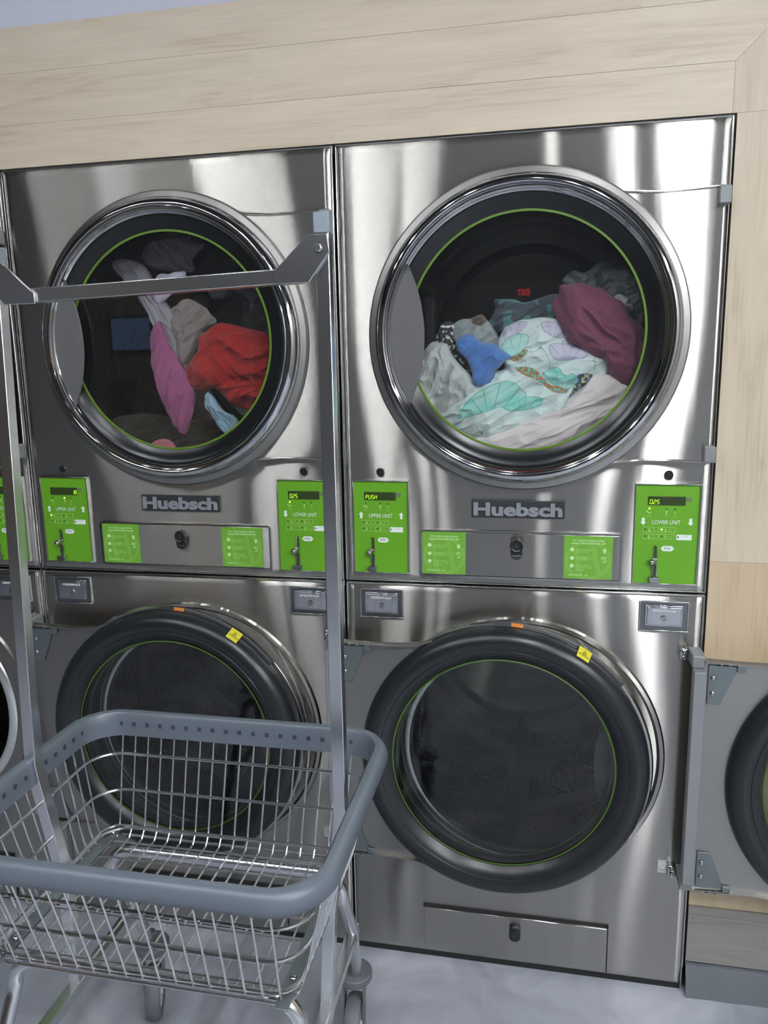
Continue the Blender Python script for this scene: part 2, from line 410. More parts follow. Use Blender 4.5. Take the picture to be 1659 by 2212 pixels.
# ------------------------------------------------------------------ ceiling lamps, exit sign, screen of the room behind the camera
LAMPM = {}
def lamp_mat(st):
    if st not in LAMPM: LAMPM[st] = simple('lamp_diffuser_%g' % st, (.93, .96, 1.0, 1), .5, emit=st, var=0)
    return LAMPM[st]
WFR = simple('lamp_frame', srgb(225,225,222), .4)
for i, (lx, ya, yb, wd, st) in enumerate(LAMPS):
    L = empty('ceiling_lamp', (lx, (ya+yb)/2, zc), '%s of the white strip lamps on the ceiling, counted from the left wall' % ['first','second','third','fourth','fifth','sixth','seventh','eighth','added ambience lamp, ninth','tenth'][i], 'lamp', 'strip lamps on the ceiling')
    MB().box(lx-wd/2-.02, lx+wd/2+.02, ya-.02, yb+.02, zc-.045, zc-.0005).build('lamp_housing', WFR, L)
    MB().box(lx-wd/2, lx+wd/2, ya, yb, zc-.055, zc-.046).build('lamp_diffuser', lamp_mat(st), L)
# ------------------------------------------------------------------ stacked dryers
CXD, CZU, CZL = .405, 1.53, .57             # door centres in a dryer's own frame
SEAM = .970
def dish(x, z, cz, w=.8):                  # how far the pressed sheet stands out (m): rises away from the door opening
    dx, dz = x-CXD, z-cz; r = math.sqrt(dx*dx+dz*dz)
    h = 0
    if r > .27:
        t = r-.27
        h = .0052*(1-math.exp(-t/.16))
    return h-.0052*.75
def edge_fade(x, z, z0, z1):
    d = min(x, .8-x, z-z0, z1-z)
    return max(0, min(1, d/.012))
def front_sheet(ox, z0, z1, cz, rhole, name, parent, holes=()):
    st = .01; nx = int(round(.8/st)); nz = int(round((z1-z0)/st))
    mb = MB(); idx = {}; vs = []; fs = []
    for i in range(nx+1):
        for j in range(nz+1):
            x = .8*i/nx; z = z0+(z1-z0)*j/nz
            h = dish(x, z, cz)
            e = min(x, .8-x, z-z0, z1-z)
            y = -.004-h*1.0
            if e < .001: y = .003
            idx[i, j] = len(vs); vs.append((ox+x, y, z))
    for i in range(nx):
        for j in range(nz):
            xc = .8*(i+.5)/nx; zc_ = z0+(z1-z0)*(j+.5)/nz
            if math.hypot(xc-CXD, zc_-cz) < rhole: continue
            if any(a+st*.5 < xc < b-st*.5 and c+st*.5 < zc_ < d-st*.5 for a, b, c, d in holes): continue
            fs.append((idx[i, j], idx[i+1, j], idx[i+1, j+1], idx[i, j+1]))
    mb.add(vs, fs, True)
    return mb.build(name, STEEL, parent, angle=50)
def arc(cx, cz, r, a0, a1, n):
    return [(cx+r*math.cos(a0+(a1-a0)*i/n), cz+r*math.sin(a0+(a1-a0)*i/n)) for i in range(n+1)]
SEGS = {'P':'abefg','U':'bcdef','S':'acdfg','H':'bcefg','0':'abcdef','2':'abdeg','5':'acdfg','1':'bc','8':'abcdefg','6':'acdefg'}
def seven(body, xr0, z0, h, y, parent):     # slanted seven-segment characters
    mb = MB(); wd = h*.52; pitch = h*.80; t = h*.10; x = xr0
    def bar(p, q):
        (x0, zz0), (x1, zz1) = p, q
        d = Vector((x1-x0, zz1-zz0)); L = d.length; d.normalize(); nrm = Vector((-d.y, d.x))*t/2
        a = Vector((x0, zz0))+d*t*.35; b = Vector((x1, zz1))-d*t*.35
        P = [a+nrm, a-nrm, b-nrm, b+nrm]
        mb.add([(p_.x+(p_.y-z0)*.14, y, p_.y) for p_ in P], [(0,1,2,3)])
    for ch in body:
        if ch == '.':
            bar((x-pitch+wd+t*.8, z0), (x-pitch+wd+t*2.2, z0)); continue
        if ch != ' ':
            s = SEGS[ch]; m = z0+h/2
            if 'a' in s: bar((x, z0+h), (x+wd, z0+h))
            if 'd' in s: bar((x, z0), (x+wd, z0))
            if 'g' in s: bar((x, m), (x+wd, m))
            if 'f' in s: bar((x, m), (x, z0+h))
            if 'b' in s: bar((x+wd, m), (x+wd, z0+h))
            if 'e' in s: bar((x, z0), (x, m))
            if 'c' in s: bar((x+wd, z0), (x+wd, m))
        x += pitch
    return mb.build('lit_digits', SEG, parent)
def control_panel(root, X0, X1, Z0, Z1, title, updown, digits, align, led):
    W, H = X1-X0, Z1-Z0
    # thin bright frame round a green plate set slightly back
    t = .0022; mb = MB()
    mb.box(X0, X1, -.0110, -.001, Z1-t, Z1).box(X0, X1, -.0115, -.001, Z0, Z0+t).box(X0, X0+t, -.0110, -.001, Z0+t, Z1-t).box(X1-t, X1, -.0110, -.001, Z0+t, Z1-t)
    frame = mb.build('control_panel', POLISH, root, bevel=.0006)
    pl = MB().box(X0+t, X1-t, -.0072, -.001, Z0+t, Z1-t).build('green_plate', GREEN, frame)
    Y = -.0075
    u = lambda a: X0+t+(W-2*t)*a
    v = lambda a: Z1-t-(H-2*t)*a
    MB().box(u(.19), u(.78), Y-.0006, Y+.0003, v(.205), v(.115)).build('display', DISP, frame, bevel=.0006)
    MB().box(u(.785), u(.875), Y-.0004, Y+.0003, v(.165), v(.12)).build('sensor_window', GREYCHIP, frame)
    hh = .0088; zb = v(.19)
    if align == 'L': seven(digits, u(.22), zb, hh, Y-.0009, frame)
    else: seven(digits, u(.78)-len(digits)*hh*.8, zb, hh, Y-.0009, frame)
    for a, b in ((.22, .237), (.49, .239), (.625, .24), (.165, .448), (.165, .518), (.43, .448), (.43, .518), (.69, .522)):
        MB().box(u(a)-.0014, u(a)+.0014, Y-(.0009 if a == .69 else .0005), Y, v(b)-.0016, v(b)+.0016).build('indicator', INK, frame)
    if led:
        for a, b in led: MB().cyl((u(a), Y-.0002, v(b)), (0, -1, 0), .0017, .0009, 12).build('lit_indicator', LED, frame)
    # small pictograms and captions
    MB().lathe([(.0022, Y-.0003), (.0015, Y-.0003)], u(.625), v(.275), 20).build('cool_pictogram', PALEG, frame)
    mb = MB(); mb.box(u(.18), u(.255), Y-.0003, Y, v(.278), v(.274)).box(u(.20), u(.25), Y-.0003, Y, v(.286), v(.273)).box(u(.17), u(.20), Y-.0003, Y, v(.277), v(.262)).build('selection_pictogram', PALEG, frame)
    mb = MB(); mb.box(u(.49)-.0018, u(.49)+.0018, Y-.0003, Y, v(.29), v(.284)).box(u(.49)-.0012, u(.49)+.0012, Y-.0003, Y, v(.285), v(.256)).build('drying_pictogram', PALEG, frame)
    for a, b in ((.14, .425), (.14, .495), (.40, .425), (.40, .495)):
        A, B, C, D = u(a), u(a+.24), v(b+.052), v(b); q = .0006
        mb = MB(); mb.box(A, B, Y-.0003, Y, D-q, D).box(A, B, Y-.0003, Y, C, C+q).box(A, A+q, Y-.0003, Y, C, D).box(B-q, B, Y-.0003, Y, C, D)
        mb.box(u(a+.085), u(a+.10), Y-.0003, Y, v(b+.042), v(b+.012)).box(u(a+.078), u(a+.107), Y-.0003, Y, v(b+.044), v(b+.032)); mb.build('button_outline', PALEG, frame)
    cap = [('Make', .22, .305), ('Selections', .22, .322), ('Drying', .49, .308), ('Cool', .625, .308), ('Down', .625, .325)]
    for s_, a, b in cap: text('caption', s_, u(a), v(b), Y-.0004, .0021, PALEG, frame)
    for (s1, s2), a, b in ((('High', 'Temp'), .30, .425), (('Low', 'Temp'), .56, .425), (('Med', 'Temp'), .30, .495)):
        text('caption', s1, u(a), v(b+.02), Y-.0004, .0021, PALEG, frame); text('caption', s2, u(a), v(b+.04), Y-.0004, .0021, PALEG, frame)
    text('caption', 'Delicate', u(.565), v(.495+.031), Y-.0004, .0022, PALEG, frame)
    MB().box(u(.665), u(.905), Y-.0006, Y+.0002, v(.553), v(.497)).build('start_button', WHITEP, frame, bevel=.0005)
    text('caption', 'START', u(.805), v(.517), Y-.0008, .0024, GREEN2, frame)
    text('panel_title', title, u(.495), v(.395), Y-.0004, (.0090,), WHITEP, frame, width=(W-2*t)*.44)
    for a in (.13, .875):
        mb = MB()
        s_ = 1 if updown else -1; cz = v(.37); cx = u(a); q = (W*.088)/2; hz = H*.036
        poly = [(cx, cz+s_*hz), (cx-q, cz+s_*hz*.15), (cx-q*.5, cz+s_*hz*.15), (cx-q*.5, cz-s_*hz), (cx+q*.5, cz-s_*hz), (cx+q*.5, cz+s_*hz*.15), (cx+q, cz+s_*hz*.15)]
        mb.add([(a_, Y-.0003, b_) for a_, b_ in poly], [(0, 1, 2, 5, 6), (2, 3, 4, 5)])
        mb.build('arrow', WHITEP, frame)
    zc_ = v(.642); hx = [(u(.425), zc_), (u(.465), v(.669)), (u(.60), v(.669)), (u(.64), zc_), (u(.60), v(.615)), (u(.465), v(.615))]
    MB().add([(a_, Y-.0003, b_) for a_, b_ in hx], [list(range(6))]).build('price_tag', WHITEP, frame)
    text('price', '25¢', u(.53), v(.654), Y-.0006, (.0058,), LBLK, frame, width=.0150)
    # coin slide: dark slots, round polished knob, drop chute
    c1 = MB(); c1.prism([(u(.335), v(.745)), (u(.375), v(.745)), (u(.365), v(.615)), (u(.33), v(.615))], Y-.0030, Y)
    c1.prism([(u(.315), v(.94)), (u(.365), v(.94)), (u(.36), v(.80)), (u(.315), v(.80))], Y-.0030, Y)
    sl = c1.build('coin_slide', simple('coin_slot_dark', srgb(70,84,60), .4, .5), frame, bevel=.001)
    k = MB(); k.sphere((u(.285), Y-.010, v(.775)), .0072, 20, (1, 1.1, 1)); k.box(u(.29), u(.385), Y-.0075, Y-.002, v(.765), v(.735))
    k.cyl((u(.285), Y, v(.775)), (0, -1, 0), .0045, .008)
    k.build('coin_knob', POLISH, frame, bevel=.001)
    k = MB(); k.box(u(.30), u(.315), Y-.004, Y, v(.94), v(.80)).box(u(.365), u(.38), Y-.004, Y, v(.94), v(.80)).box(u(.325), u(.332), Y-.004, Y, v(.745), v(.61))
    k.prism([(u(.27), v(.99)), (u(.40), v(.99)), (u(.43), v(.935)), (u(.25), v(.935))], Y-.011, Y)
    k.build('coin_chute', POLISH, frame, bevel=.0012)
    return frame
def coin_box(root, X0, X1, Z0, Z1):
    mb = MB(); t = .0035
    mb.box(X0, X1, -.008, 0, Z1-t, Z1).box(X0, X1, -.0085, 0, Z0, Z0+t).box(X0, X0+t, -.008, 0, Z0+t, Z1-t).box(X1-t, X1, -.008, 0, Z0+t, Z1-t)
    fr = mb.build('coin_box', POLISH, root, bevel=.001)
    MB().box(X0+t, X1-t, -.0062, -.001, Z0+t, Z1-t).build('coin_box_recess', simple('coin_recess', (.20,.21,.22,1), .2, .9), fr)
    a, b, c, d = X0+.0125, X1-.0125, Z0+.012, Z1-.009
    MB().prism([(a, c), (b, c), (b, d), (a, d)], -.0085, -.002).prism([(a+.004, c+.004), (b-.004, c+.004), (b-.004, d-.004), (a+.004, d-.004)], -.0105, -.008).build('coin_box_cover', CHROME, fr, bevel=.0025)
    text('maker_lettering', 'GREENWALD', (a+b)/2, d-.0145, -.0110, (.0052,), RAISED, fr, width=(b-a)*.62, depth=.0012, bold=.01)
    cx, cz = (X0+X1)/2, (c+d)/2-.006
    MB().lathe([(.0068, -.0095), (.0068, -.0135), (.0045, -.0135), (.0040, -.0120), (.0001, -.0120)], cx, cz, 28).build('key_lock', POLISH, fr)
    MB().box(cx-.0008, cx+.0008, -.0126, -.0118, cz-.0028, cz+.0028).build('keyhole', LBLK, fr)
def sticker(parent, X0, X1, Z0, Z1, num, y=-.0075):
    W, H = X1-X0, Z1-Z0
    s = MB().box(X0, X1, y, y+.0006, Z0, Z1).build('payment_sticker', GREEN2, parent)
    u = lambda a: X0+W*a
    v = lambda a: Z1-H*a
    y1 = y-.0002
    # pale emblem behind the lettering: a ring with a slanted letter in it
    mb = MB(); n = 60; vs = []
    for k in range(n):
        a = 2*PI*k/n
        for r in (.5, .41): vs.append((min(X1, max(X0, u(.5)+W*r*.98*math.cos(a))), y1, v(.58)+H*r*.98*math.sin(a)*(.9 if math.sin(a) < 0 else 1)))
    vs = [(a_, b_, max(Z0, c_)) for a_, b_, c_ in vs]
    mb.add(vs, [(2*k, 2*((k+1) % n), 2*((k+1) % n)+1, 2*k+1) for k in range(n)]); mb.build('pale_emblem_ring', GREEN3, s)
    for q_, xa in enumerate((.16, .55)):
        MB().add([(u(xa), y1-.0001-q_*.00002, v(.22)), (u(xa+.11), y1-.0001-q_*.00002, v(.22)), (u(xa+.24), y1-.0001-q_*.00002, v(.90)), (u(xa+.13), y1-.0001-q_*.00002, v(.90))], [(0, 1, 2, 3)]).build('pale_emblem_stroke', GREEN3, s)
    MB().add([(u(.33), y1-.00016, v(.47)), (u(.62), y1-.00016, v(.47)), (u(.64), y1-.00016, v(.57)), (u(.35), y1-.00016, v(.57))], [(0, 1, 2, 3)]).build('pale_emblem_stroke', GREEN3, s)
    y2 = y-.0005
    text('sticker_lettering', 'PAY WITH YOUR PHONE', u(.5), v(.125), y2, .0040, PALEW, s, width=W*.65, bold=.012)
    text('sticker_lettering', 'USING THE HUEBSCH® APP', u(.5), v(.19), y2, .0040, PALEW, s, width=W*.71, bold=.012)
    for zz in (.315, .515, .695): MB().add([(u(.17)+.0042*math.cos(2*PI*k/24), y2, v(zz)+.0042*math.sin(2*PI*k/24)) for k in range(24)], [list(range(24))]).build('step_dot', PALEW, s)
    # map pin, phone
    cx, cz = u(.835), v(.325)
    MB().add([(cx+.0036*math.cos(a), y2, cz+.0036*math.sin(a)) for a in [(-30+240*k/16)*PI/180 for k in range(17)]]+[(cx, y2, cz-.0078)], [list(range(18))]).build('map_pin', PALEW, s)
    mb = MB(); mb.box(u(.80), u(.87), y2, y1, v(.485), v(.472)).box(u(.80), u(.87), y2, y1, v(.60), v(.587)).box(u(.77), u(.815), y2, y1, v(.52), v(.50)).box(u(.866), u(.872), y2, y1, v(.59), v(.48)).box(u(.828), u(.842), y2, y1, v(.56), v(.515))
    mb.build('phone_icon', PALEW, s)
    m2 = MB().cyl((cx, y2-.0001, cz+.0003), (0, -1, 0), .0011, .0002, 12); m2.build('pin_dot', GREEN2, s)
    for i, zz in enumerate((.33, .53, .71)): text('step_number', str(i+1), u(.17), v(zz), y2-.0003, .0036, GREYCHIP, s)
    for b_, zz in (('ENTER LOCATION', .335), ('CODE  T01174', .385), ('LOAD FUNDS', .515), ('TO THE APP', .565), ('ENTER MACHINE', .70), ('NO. OR SCAN THIS', .75), ('QR CODE', .80)):
        text('sticker_lettering', b_, u(.25), v(zz), y2, .0030, PALEG, s, align='LEFT')
    text('sticker_lettering', 'MACHINE NO.  '+num, u(.12), v(.93), y2, .0034, PALEW, s, align='LEFT', bold=.008)
    return s
PALEW = simple('sticker_print', srgb(206,240,178), .5)
def door(root, ox, cz, closed, name):
    """A dryer door drawn closed; the open ones turn half round about their hinge."""
    hx = ox+.7905; hy = -.035
    off = Vector((hx, hy, cz))
    cx = ox+CXD; L = []
    def B(mb, nm, mat, par, **k):
        o = mb.build(nm, mat, par, off=off, **k); o.location = (0, 0, 0) if par is not d0[0] and par is not None and par is not root else o.location
        return o
    # chrome ring on the outer face
    ring = MB().lathe([(.3165, -.006), (.3183, -.018), (.3182, -.028), (.3165, -.037), (.3130, -.0450), (.3080, -.0510), (.3020, -.0542), (.2975, -.0545), (.2950, -.0530), (.2938, -.0500), (.2925, -.0500), (.2905, -.0515), (.2880, -.0512), (.2862, -.0490), (.2850, -.0455), (.2830, -.0425), (.2795, -.040)], cx, cz, 160)
    d = ring.build(name, CHROME, root, off=off); 
    d.location = off-WL[root.name]
    WL[d.name] = off
    tab = MB()
    # flat steel tab that carries the hinges
    top = [(.563, .284), (.60, .272), (.66, .267), (.72, .268), (.786, .271)]
    poly = [(ox+x, cz+z) for x, z in top]; low = [(ox+x, cz-z) for x, z in top]
    arcp = arc(cx, cz, .300, -math.acos((.563-CXD)/.300) if False else -1.06, 1.06, 40)
    pts = low[::1]
    outline = [arcp[0]]+pts[0:]+poly[::-1]+[arcp[-1]]
    # fan it as strips: for each arc point pair with right edge
    vs = []; fs = []; nst = 40; ncol = 26
    def zt(x):
        for (xa, za), (xb, zb) in zip(top, top[1:]):
            if xa <= x <= xb: return za+(zb-za)*(x-xa)/(xb-xa)
        return top[-1][1]
    for j in range(nst+1):
        f = -1+2*j/nst
        for i in range(ncol+1):
            # left boundary: arc, right boundary x=.786
            zl = f*.262; xl = CXD+math.sqrt(max(.0, .305**2-zl**2)) if abs(zl) < .305 else CXD
            xl = max(xl, .50)
            x = xl+(.786-xl)*i/ncol
            x = max(x, .50)
            z = f*zt(max(.563, x))
            h = dish(x, cz+z, cz)
            vs.append((ox+x, -.019-h*.9, cz+z))
    for j in range(nst):
        for i in range(ncol):
            k = j*(ncol+1)+i; fs.append((k, k+1, k+ncol+2, k+ncol+1))
    tab.add(vs, fs, True)
    # returned edges of the tab
    for s_ in (1, -1):
        pth = [(ox+x, -.018, cz+s_*z) for x, z in top]
        tab.tube(pth, .0030, 8)
        tab.sweep([(p[0], -.011, p[2]-s_*.001) for p in pth], [(-.007, -.001), (.007, -.001), (.007, .001), (-.007, .001)])
    tab.tube([(ox+.563, -.018, cz+.284), (ox+.556, -.020, cz+.272)], .003, 8); tab.tube([(ox+.563, -.018, cz-.284), (ox+.556, -.020, cz-.272)], .003, 8)
    tb = tab.build('hinge_tab', STEEL, d, off=off)
    # body sheet behind: seen from the inside when the door is open
    back = MB(); back.lathe([(.317, -.030), (.330, -.026), (.334, -.020), (.330, -.014), (.300, -.013), (.262, -.004)], cx, cz, 160)
    bk = back.build('door_pan', POLISH if not closed else STEEL_IN, d, off=off)
    if not closed:
        vs2 = [(x, y+.008, z) for x, y, z in vs]
        t2 = MB().add(vs2, fs, True)
        for s_ in (1, -1): t2.sweep([(ox+x, -.006, cz+s_*z) for x, z in top], [(-.006, -.0012), (.006, -.0012), (.006, .0012), (-.006, .0012)])
        t2.build('tab_back_sheet', STEEL_IN, d, off=off)
    # black bezel, green ring, glass
    bz = [(.280, -.0405), (.274, -.0395), (.266, -.0325), (.2515, -.025), (.2475, -.0235)]
    MB().lathe(bz, cx, cz, 160).build('door_bezel', BEZEL, d, off=off)
    MB().lathe([(.2490, -.0232), (.2485, -.0250), (.2440, -.0250), (.2435, -.0232)], cx, cz, 160).build('green_ring', GREENR, d, off=off)
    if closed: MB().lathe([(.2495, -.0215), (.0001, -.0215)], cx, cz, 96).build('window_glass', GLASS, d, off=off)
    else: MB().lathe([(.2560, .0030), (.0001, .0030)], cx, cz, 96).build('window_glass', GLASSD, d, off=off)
    # grey lens-shaped finger grip at the free side
    ya = -.046; A0 = 2.62 if True else 0
    outer = arc(cx, cz, .2815, PI-.545, PI+.545, 24)
    inner = []
    for i in range(25):
        t = -1+2*i/24
        inner.append((cx-.208-.033*t*t, cz+t*.146))
    hp = MB(); n = 25; vv = []
    for i in range(n):
        (xo, zo), (xi, zi) = outer[n-1-i], inner[i]
        vv += [(xo, ya+.004, zo), ((xo*.5+xi*.5), ya+.001, (zo+zi)/2), (xi, ya-.001, zi), (xi, ya+.006, zi)]
    ff = [(i*4+k, (i+1)*4+k, (i+1)*4+k+1, i*4+k+1) for i in range(n-1) for k in range(3)]
    hp.add(vv, ff, True).build('finger_grip', GREYH, d, off=off)
    # rubber gasket on the inner face
    if not closed:
        gk = [(.322, -.020), (.3255, -.010), (.324, .002), (.318, .014), (.309, .022), (.298, .026), (.288, .0255), (.2805, .0215), (.279, .0205), (.278, .0215), (.270, .018), (.262, .011), (.2555, .004), (.2520, .0)]
        g = MB().lathe(gk, cx, cz, 160)
        g.build('door_gasket', BLACKR, d, off=off)
        MB().lathe([(.2530, .0050), (.2510, .0060), (.2490, .0050)], cx, cz, 160).build('green_seal', SEALG, d, off=off)
        # curved warning strip round the flange (mirrored angles: the door is turned round)
        st = MB().lathe([(.3335, -.0155), (.3255, -.0120)], cx, cz, 60, PI-1.62, PI-.66); st.build('warning_strip', LBLK, d, off=off)
        lines = MB()
        for rr in (.3272, .3290, .3308, .3322): lines.lathe([(rr, -.0142), (rr-.0005, -.0140)], cx, cz, 60, PI-1.44, PI-1.06); lines.lathe([(rr, -.0142), (rr-.0005, -.0140)], cx, cz, 40, PI-.95, PI-.68)
        lines.build('warning_small_print', GREYP, d, off=off)
        MB().lathe([(.3340, -.0122), (.3262, -.0100)], cx, cz, 6, PI-1.515, PI-1.435).build('orange_warning_label', ORNG, d, off=off)
        yl = MB().lathe([(.3350, -.0095), (.3215, .0125), (.3190, .0155)], cx, cz, 6, PI-1.048, PI-.955); yo = yl.build('yellow_warning_label', YELL, d, off=off)
        # ATTENTION lettering and triangle on the yellow label
        ang = PI-1.0015; ca, sa = math.cos(ang), math.sin(ang)
        tm = text('attention_lettering', 'ATTENTION', 0, 0, 0, (.0042,), LBLK, None, width=.0255, bold=.015)
        me = tm.data
        for v_ in me.vertices: v_.co.z += .0016
        def place(a, b):                     # a along the label (viewer's left to right), b towards the rim
            r = .3232+b*.55; y = .0125-(r-.3215)*1.63+.0010
            # viewer looks from inside: x is flipped
            t_ = -a/.326
            aa = ang+t_*-1
            return Vector((cx+r*math.cos(aa)-off.x, y-off.y, cz+r*math.sin(aa)-off.z))
        for v_ in me.vertices: v_.co = place(v_.co.x, v_.co.z)
        tm.parent = d; WL[tm.name] = off
        tri = MB(); 
        T = [place(-.0052, .0076), place(.0052, .0076), place(0, .0165), place(-.0030, .0090), place(.0030, .0090), place(0, .0140)]
        tri.add([t_+off for t_ in T], [(0, 1, 4, 3), (1, 2, 5, 4), (2, 0, 3, 5)]); tri.build('warning_triangle', LBLK, d, off=off)
        # edge flange by the hinge and zinc brackets on the inner face
        MB().box(ox+.785, ox+.810, -.014, .014, cz-.247, cz+.253).build('hinge_flange', GREYP, d, off=off, bevel=.002)
        for s_ in (1, -1):
            br = MB()
            br.prism([(ox+.778, cz+s_*.262), (ox+.718, cz+s_*.262), (ox+.752, cz+s_*.175), (ox+.778, cz+s_*.175)][::s_], -.009, -.006)
            br.box(ox+.706, ox+.722, -.009, -.001, cz+s_*.266-(.014 if s_ > 0 else 0), cz+s_*.266+(0 if s_ > 0 else .014))
            b_ = br.build('zinc_bracket', GALV, d, off=off, bevel=.0008)
            for q in (.235, .20): MB().sphere((ox+.768, -.004, cz+s_*q), .0055, 12, (1, .6, 1)).build('bracket_screw', CHROME, d, off=off)
            for q in (.755, .738): MB().sphere((ox+q, .0, cz+s_*.268), .0040, 10, (1, 1, .6)).build('bracket_screw', CHROME, d, off=off)
        d.rotation_euler = (0, 0, PI)
    return d
def hinge_block(root, x, z, zsgn, opened):
    if opened:
        b = MB().box(x-.006, x+.021, -.062, -.004, z-.014, z+.014).build('hinge_block', GREYP, root, bevel=.003)
        k = MB().box(x-.026, x-.006, -.018, -.002, z-.014, z+.014).build('hinge_plate', POLISH, b, bevel=.004)
        for q in (-.0065, .0065): MB().lathe([(.0048, -.018), (.0048, -.0215), (.0035, -.0225), (.0024, -.0215), (.0022, -.0195), (.0001, -.0195)], x-.016, z+q, 16).build('hinge_screw', POLISH, b)
    else:
        MB().box(x-.012, x+.011, -.034, -.004, z-.017, z+.017).build('hinge_block', GREYP, root, bevel=.0025)
def drum(root, ox, cz, name='drum'):
    cx = ox+CXD; R = .345; n = 128
    y0, y1 = .075, .80
    me = bpy.data.meshes.new(name); vs = []; fs = []; uvs = []
    for j, y in enumerate((y0, y1)):
        for k in range(n+1): a = 2*PI*k/n; vs.append((cx+R*math.cos(a), y, cz+R*math.sin(a)))
    for k in range(n):
        fs.append((k, n+1+k, n+2+k, k+1)); 
        for kk, yy in ((k, y0), (k, y1), (k+1, y1), (k+1, y0)): uvs.append((2*PI*R*kk/n, yy))
    o0 = origin_of(root)
    me.from_pydata([(v[0]-o0.x, v[1]-o0.y, v[2]-o0.z) for v in vs], [], fs); uvl = me.uv_layers.new(name='UVMap')
    for i, q in enumerate(uvs): uvl.data[i].uv = q
    me.materials.append(PERF); me.shade_smooth()
    o = bpy.data.objects.new(name, me); link(o, root); WL[o.name] = o0
    # back wall of the drum with pressed ring
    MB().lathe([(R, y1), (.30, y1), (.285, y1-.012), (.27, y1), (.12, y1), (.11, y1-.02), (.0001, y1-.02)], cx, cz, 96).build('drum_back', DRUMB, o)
    # three lifting ribs
    for k in range(3):
        a = .5+2*PI*k/3; c, s_ = math.cos(a), math.sin(a); tx, tz = -s_, c
        P = []
        for y in (y0+.02, y1):
            for w_, h_ in ((-.035, 0), (-.008, .06), (.008, .06), (.035, 0)):
                P.append((cx+(R-h_)*c+tx*w_, y, cz+(R-h_)*s_+tz*w_))
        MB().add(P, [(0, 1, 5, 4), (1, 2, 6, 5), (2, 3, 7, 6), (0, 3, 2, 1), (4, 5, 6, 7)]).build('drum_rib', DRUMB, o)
    # front flange between the opening and the drum
    MB().lathe([(.2525, .012), (.2525, .060), (.258, .066), (.348, .070)] if cz < 1 else [(.288, .008), (.296, .040), (.310, .066), (.348, .070)], cx, cz, 128).build('drum_collar', POLISH, o)
    return o
def dryer(k, ox, label, dig_up, al_up, dig_lo, led_up, led_lo, nums):
    root = empty('stacked_dryer', (ox+.4, .5, 0), label, 'dryer', 'stacked coin dryers in the wall')
    X = lambda a: ox+a
    # painted casing behind the front sheets
    cs = MB()
    cs.box(X(.001), X(.006), .004, 1.0, 0, 1.932).box(X(.794), X(.799), .004, 1.0, 0, 1.932).box(X(.006), X(.794), .004, 1.0, 1.926, 1.932).box(X(.006), X(.794), .995, 1.0, 0, 1.926).box(X(.006), X(.794), .03, .995, 0, .006).box(X(.006), X(.794), .06, .995, .966, .972)
    cs.build('casing', simple('casing_grey_%d' % k, srgb(60,60,60), .6), root)
    MB().box(X(.004), X(.796), .002, .9, FLOOR, -.0005).build('floor_gap_shade', DARK, root)  # dark block painted as the shaded gap between dryer and floor
    fu = front_sheet(ox, .9725, 1.933, CZU, .285, 'upper_front', root)
    fl = front_sheet(ox, 0.0, .9685, CZL, .262, 'lower_front', root)
    # rolled edges of the sheets
    e = MB()
    for z0, z1 in ((.9735, 1.932), (.001, .9675)):
        e.tube([(X(.0015), -.001, z0), (X(.0015), -.001, z1)], .0022, 8); e.tube([(X(.7985), -.001, z0), (X(.7985), -.001, z1)], .0022, 8)
    e.tube([(X(.0015), -.002, 1.932), (X(.7985), -.002, 1.932)], .0024, 8); e.tube([(X(.0015), -.002, .9665), (X(.7985), -.002, .9665)], .0032, 8); e.tube([(X(.0015), -.001, .9745), (X(.7985), -.001, .9745)], .0020, 8)
    e.build('sheet_edges', POLISH, root)
    # opening lip of the lower dryer
    MB().lathe([(.280, -.001), (.274, -.007), (.266, -.009), (.258, -.007), (.2535, .0), (.2525, .012)], X(CXD), CZL, 128).build('opening_lip', LIPM, root)
    MB().lathe([(.330, -.0015), (.326, -.0075), (.318, -.0075), (.312, -.001)], X(CXD), CZL, 160).build('pressed_ring', STEEL, root)
    control_panel(root, X(.0225), X(.153), .994, 1.211, 'UPPER UNIT', True, dig_up, al_up, led_up)
    control_panel(root, X(.645), X(.779), .991, 1.211, 'LOWER UNIT', False, dig_lo, 'L', led_lo)
    for hxx in (.0875, .712):
        MB().lathe([(.0095, -.003), (.0092, -.0075), (.0080, -.0085), (.0075, -.007), (.0030, -.0065), (.0001, -.0070)], X(hxx), 1.230, 32).build('black_plug', BLACKP, root)
    coin_box(root, X(.033), X(.1365), .883, .955); coin_box(root, X(.664), X(.768), .883, .9525)
    # maker's badge
    bd = MB().box(X(.295), X(.4995), -.0075, -.002, 1.130, 1.1695).build('maker_badge', BADGE, root, bevel=.001)
    text('badge_lettering', 'Huebsch', X(.3972), 1.1345, -.0098, (.0305,), BADGEL, bd, width=.1945, bold=.043, depth=.0020)
    # service door with two stickers and a lock
    mb = MB(); A, B_, C, D = X(.1775), X(.6225), .9915, 1.0975; r = .007
    def rr(a, b, c, d, r):
        P = []
        for cx_, cz_, t0 in ((b-r, d-r, 0), (a+r, d-r, PI/2), (a+r, c+r, PI), (b-r, c+r, 1.5*PI)): P += arc(cx_, cz_, r, t0, t0+PI/2, 5)
        return P
    mb.sweep([(x, -.0048, z) for x, z in rr(A, B_, C, D, r)], [(-.0018, -.003), (.0018, -.003), (.0018, .003), (-.0018, .003)], upv=(0, 1, 0), closed=True)
    sd = mb.build('service_door_rim', POLISH, root, angle=60)
    MB().prism(rr(A+.0028, B_-.0028, C+.0028, D-.0028, r*.7), -.0066, -.001).build('service_door', STEEL, root, bevel=.0008)
    sticker(root, X(.1835), X(.2825), .9965, 1.0950, nums[0]); sticker(root, X(.4995), X(.6035), .9965, 1.0935, nums[1])
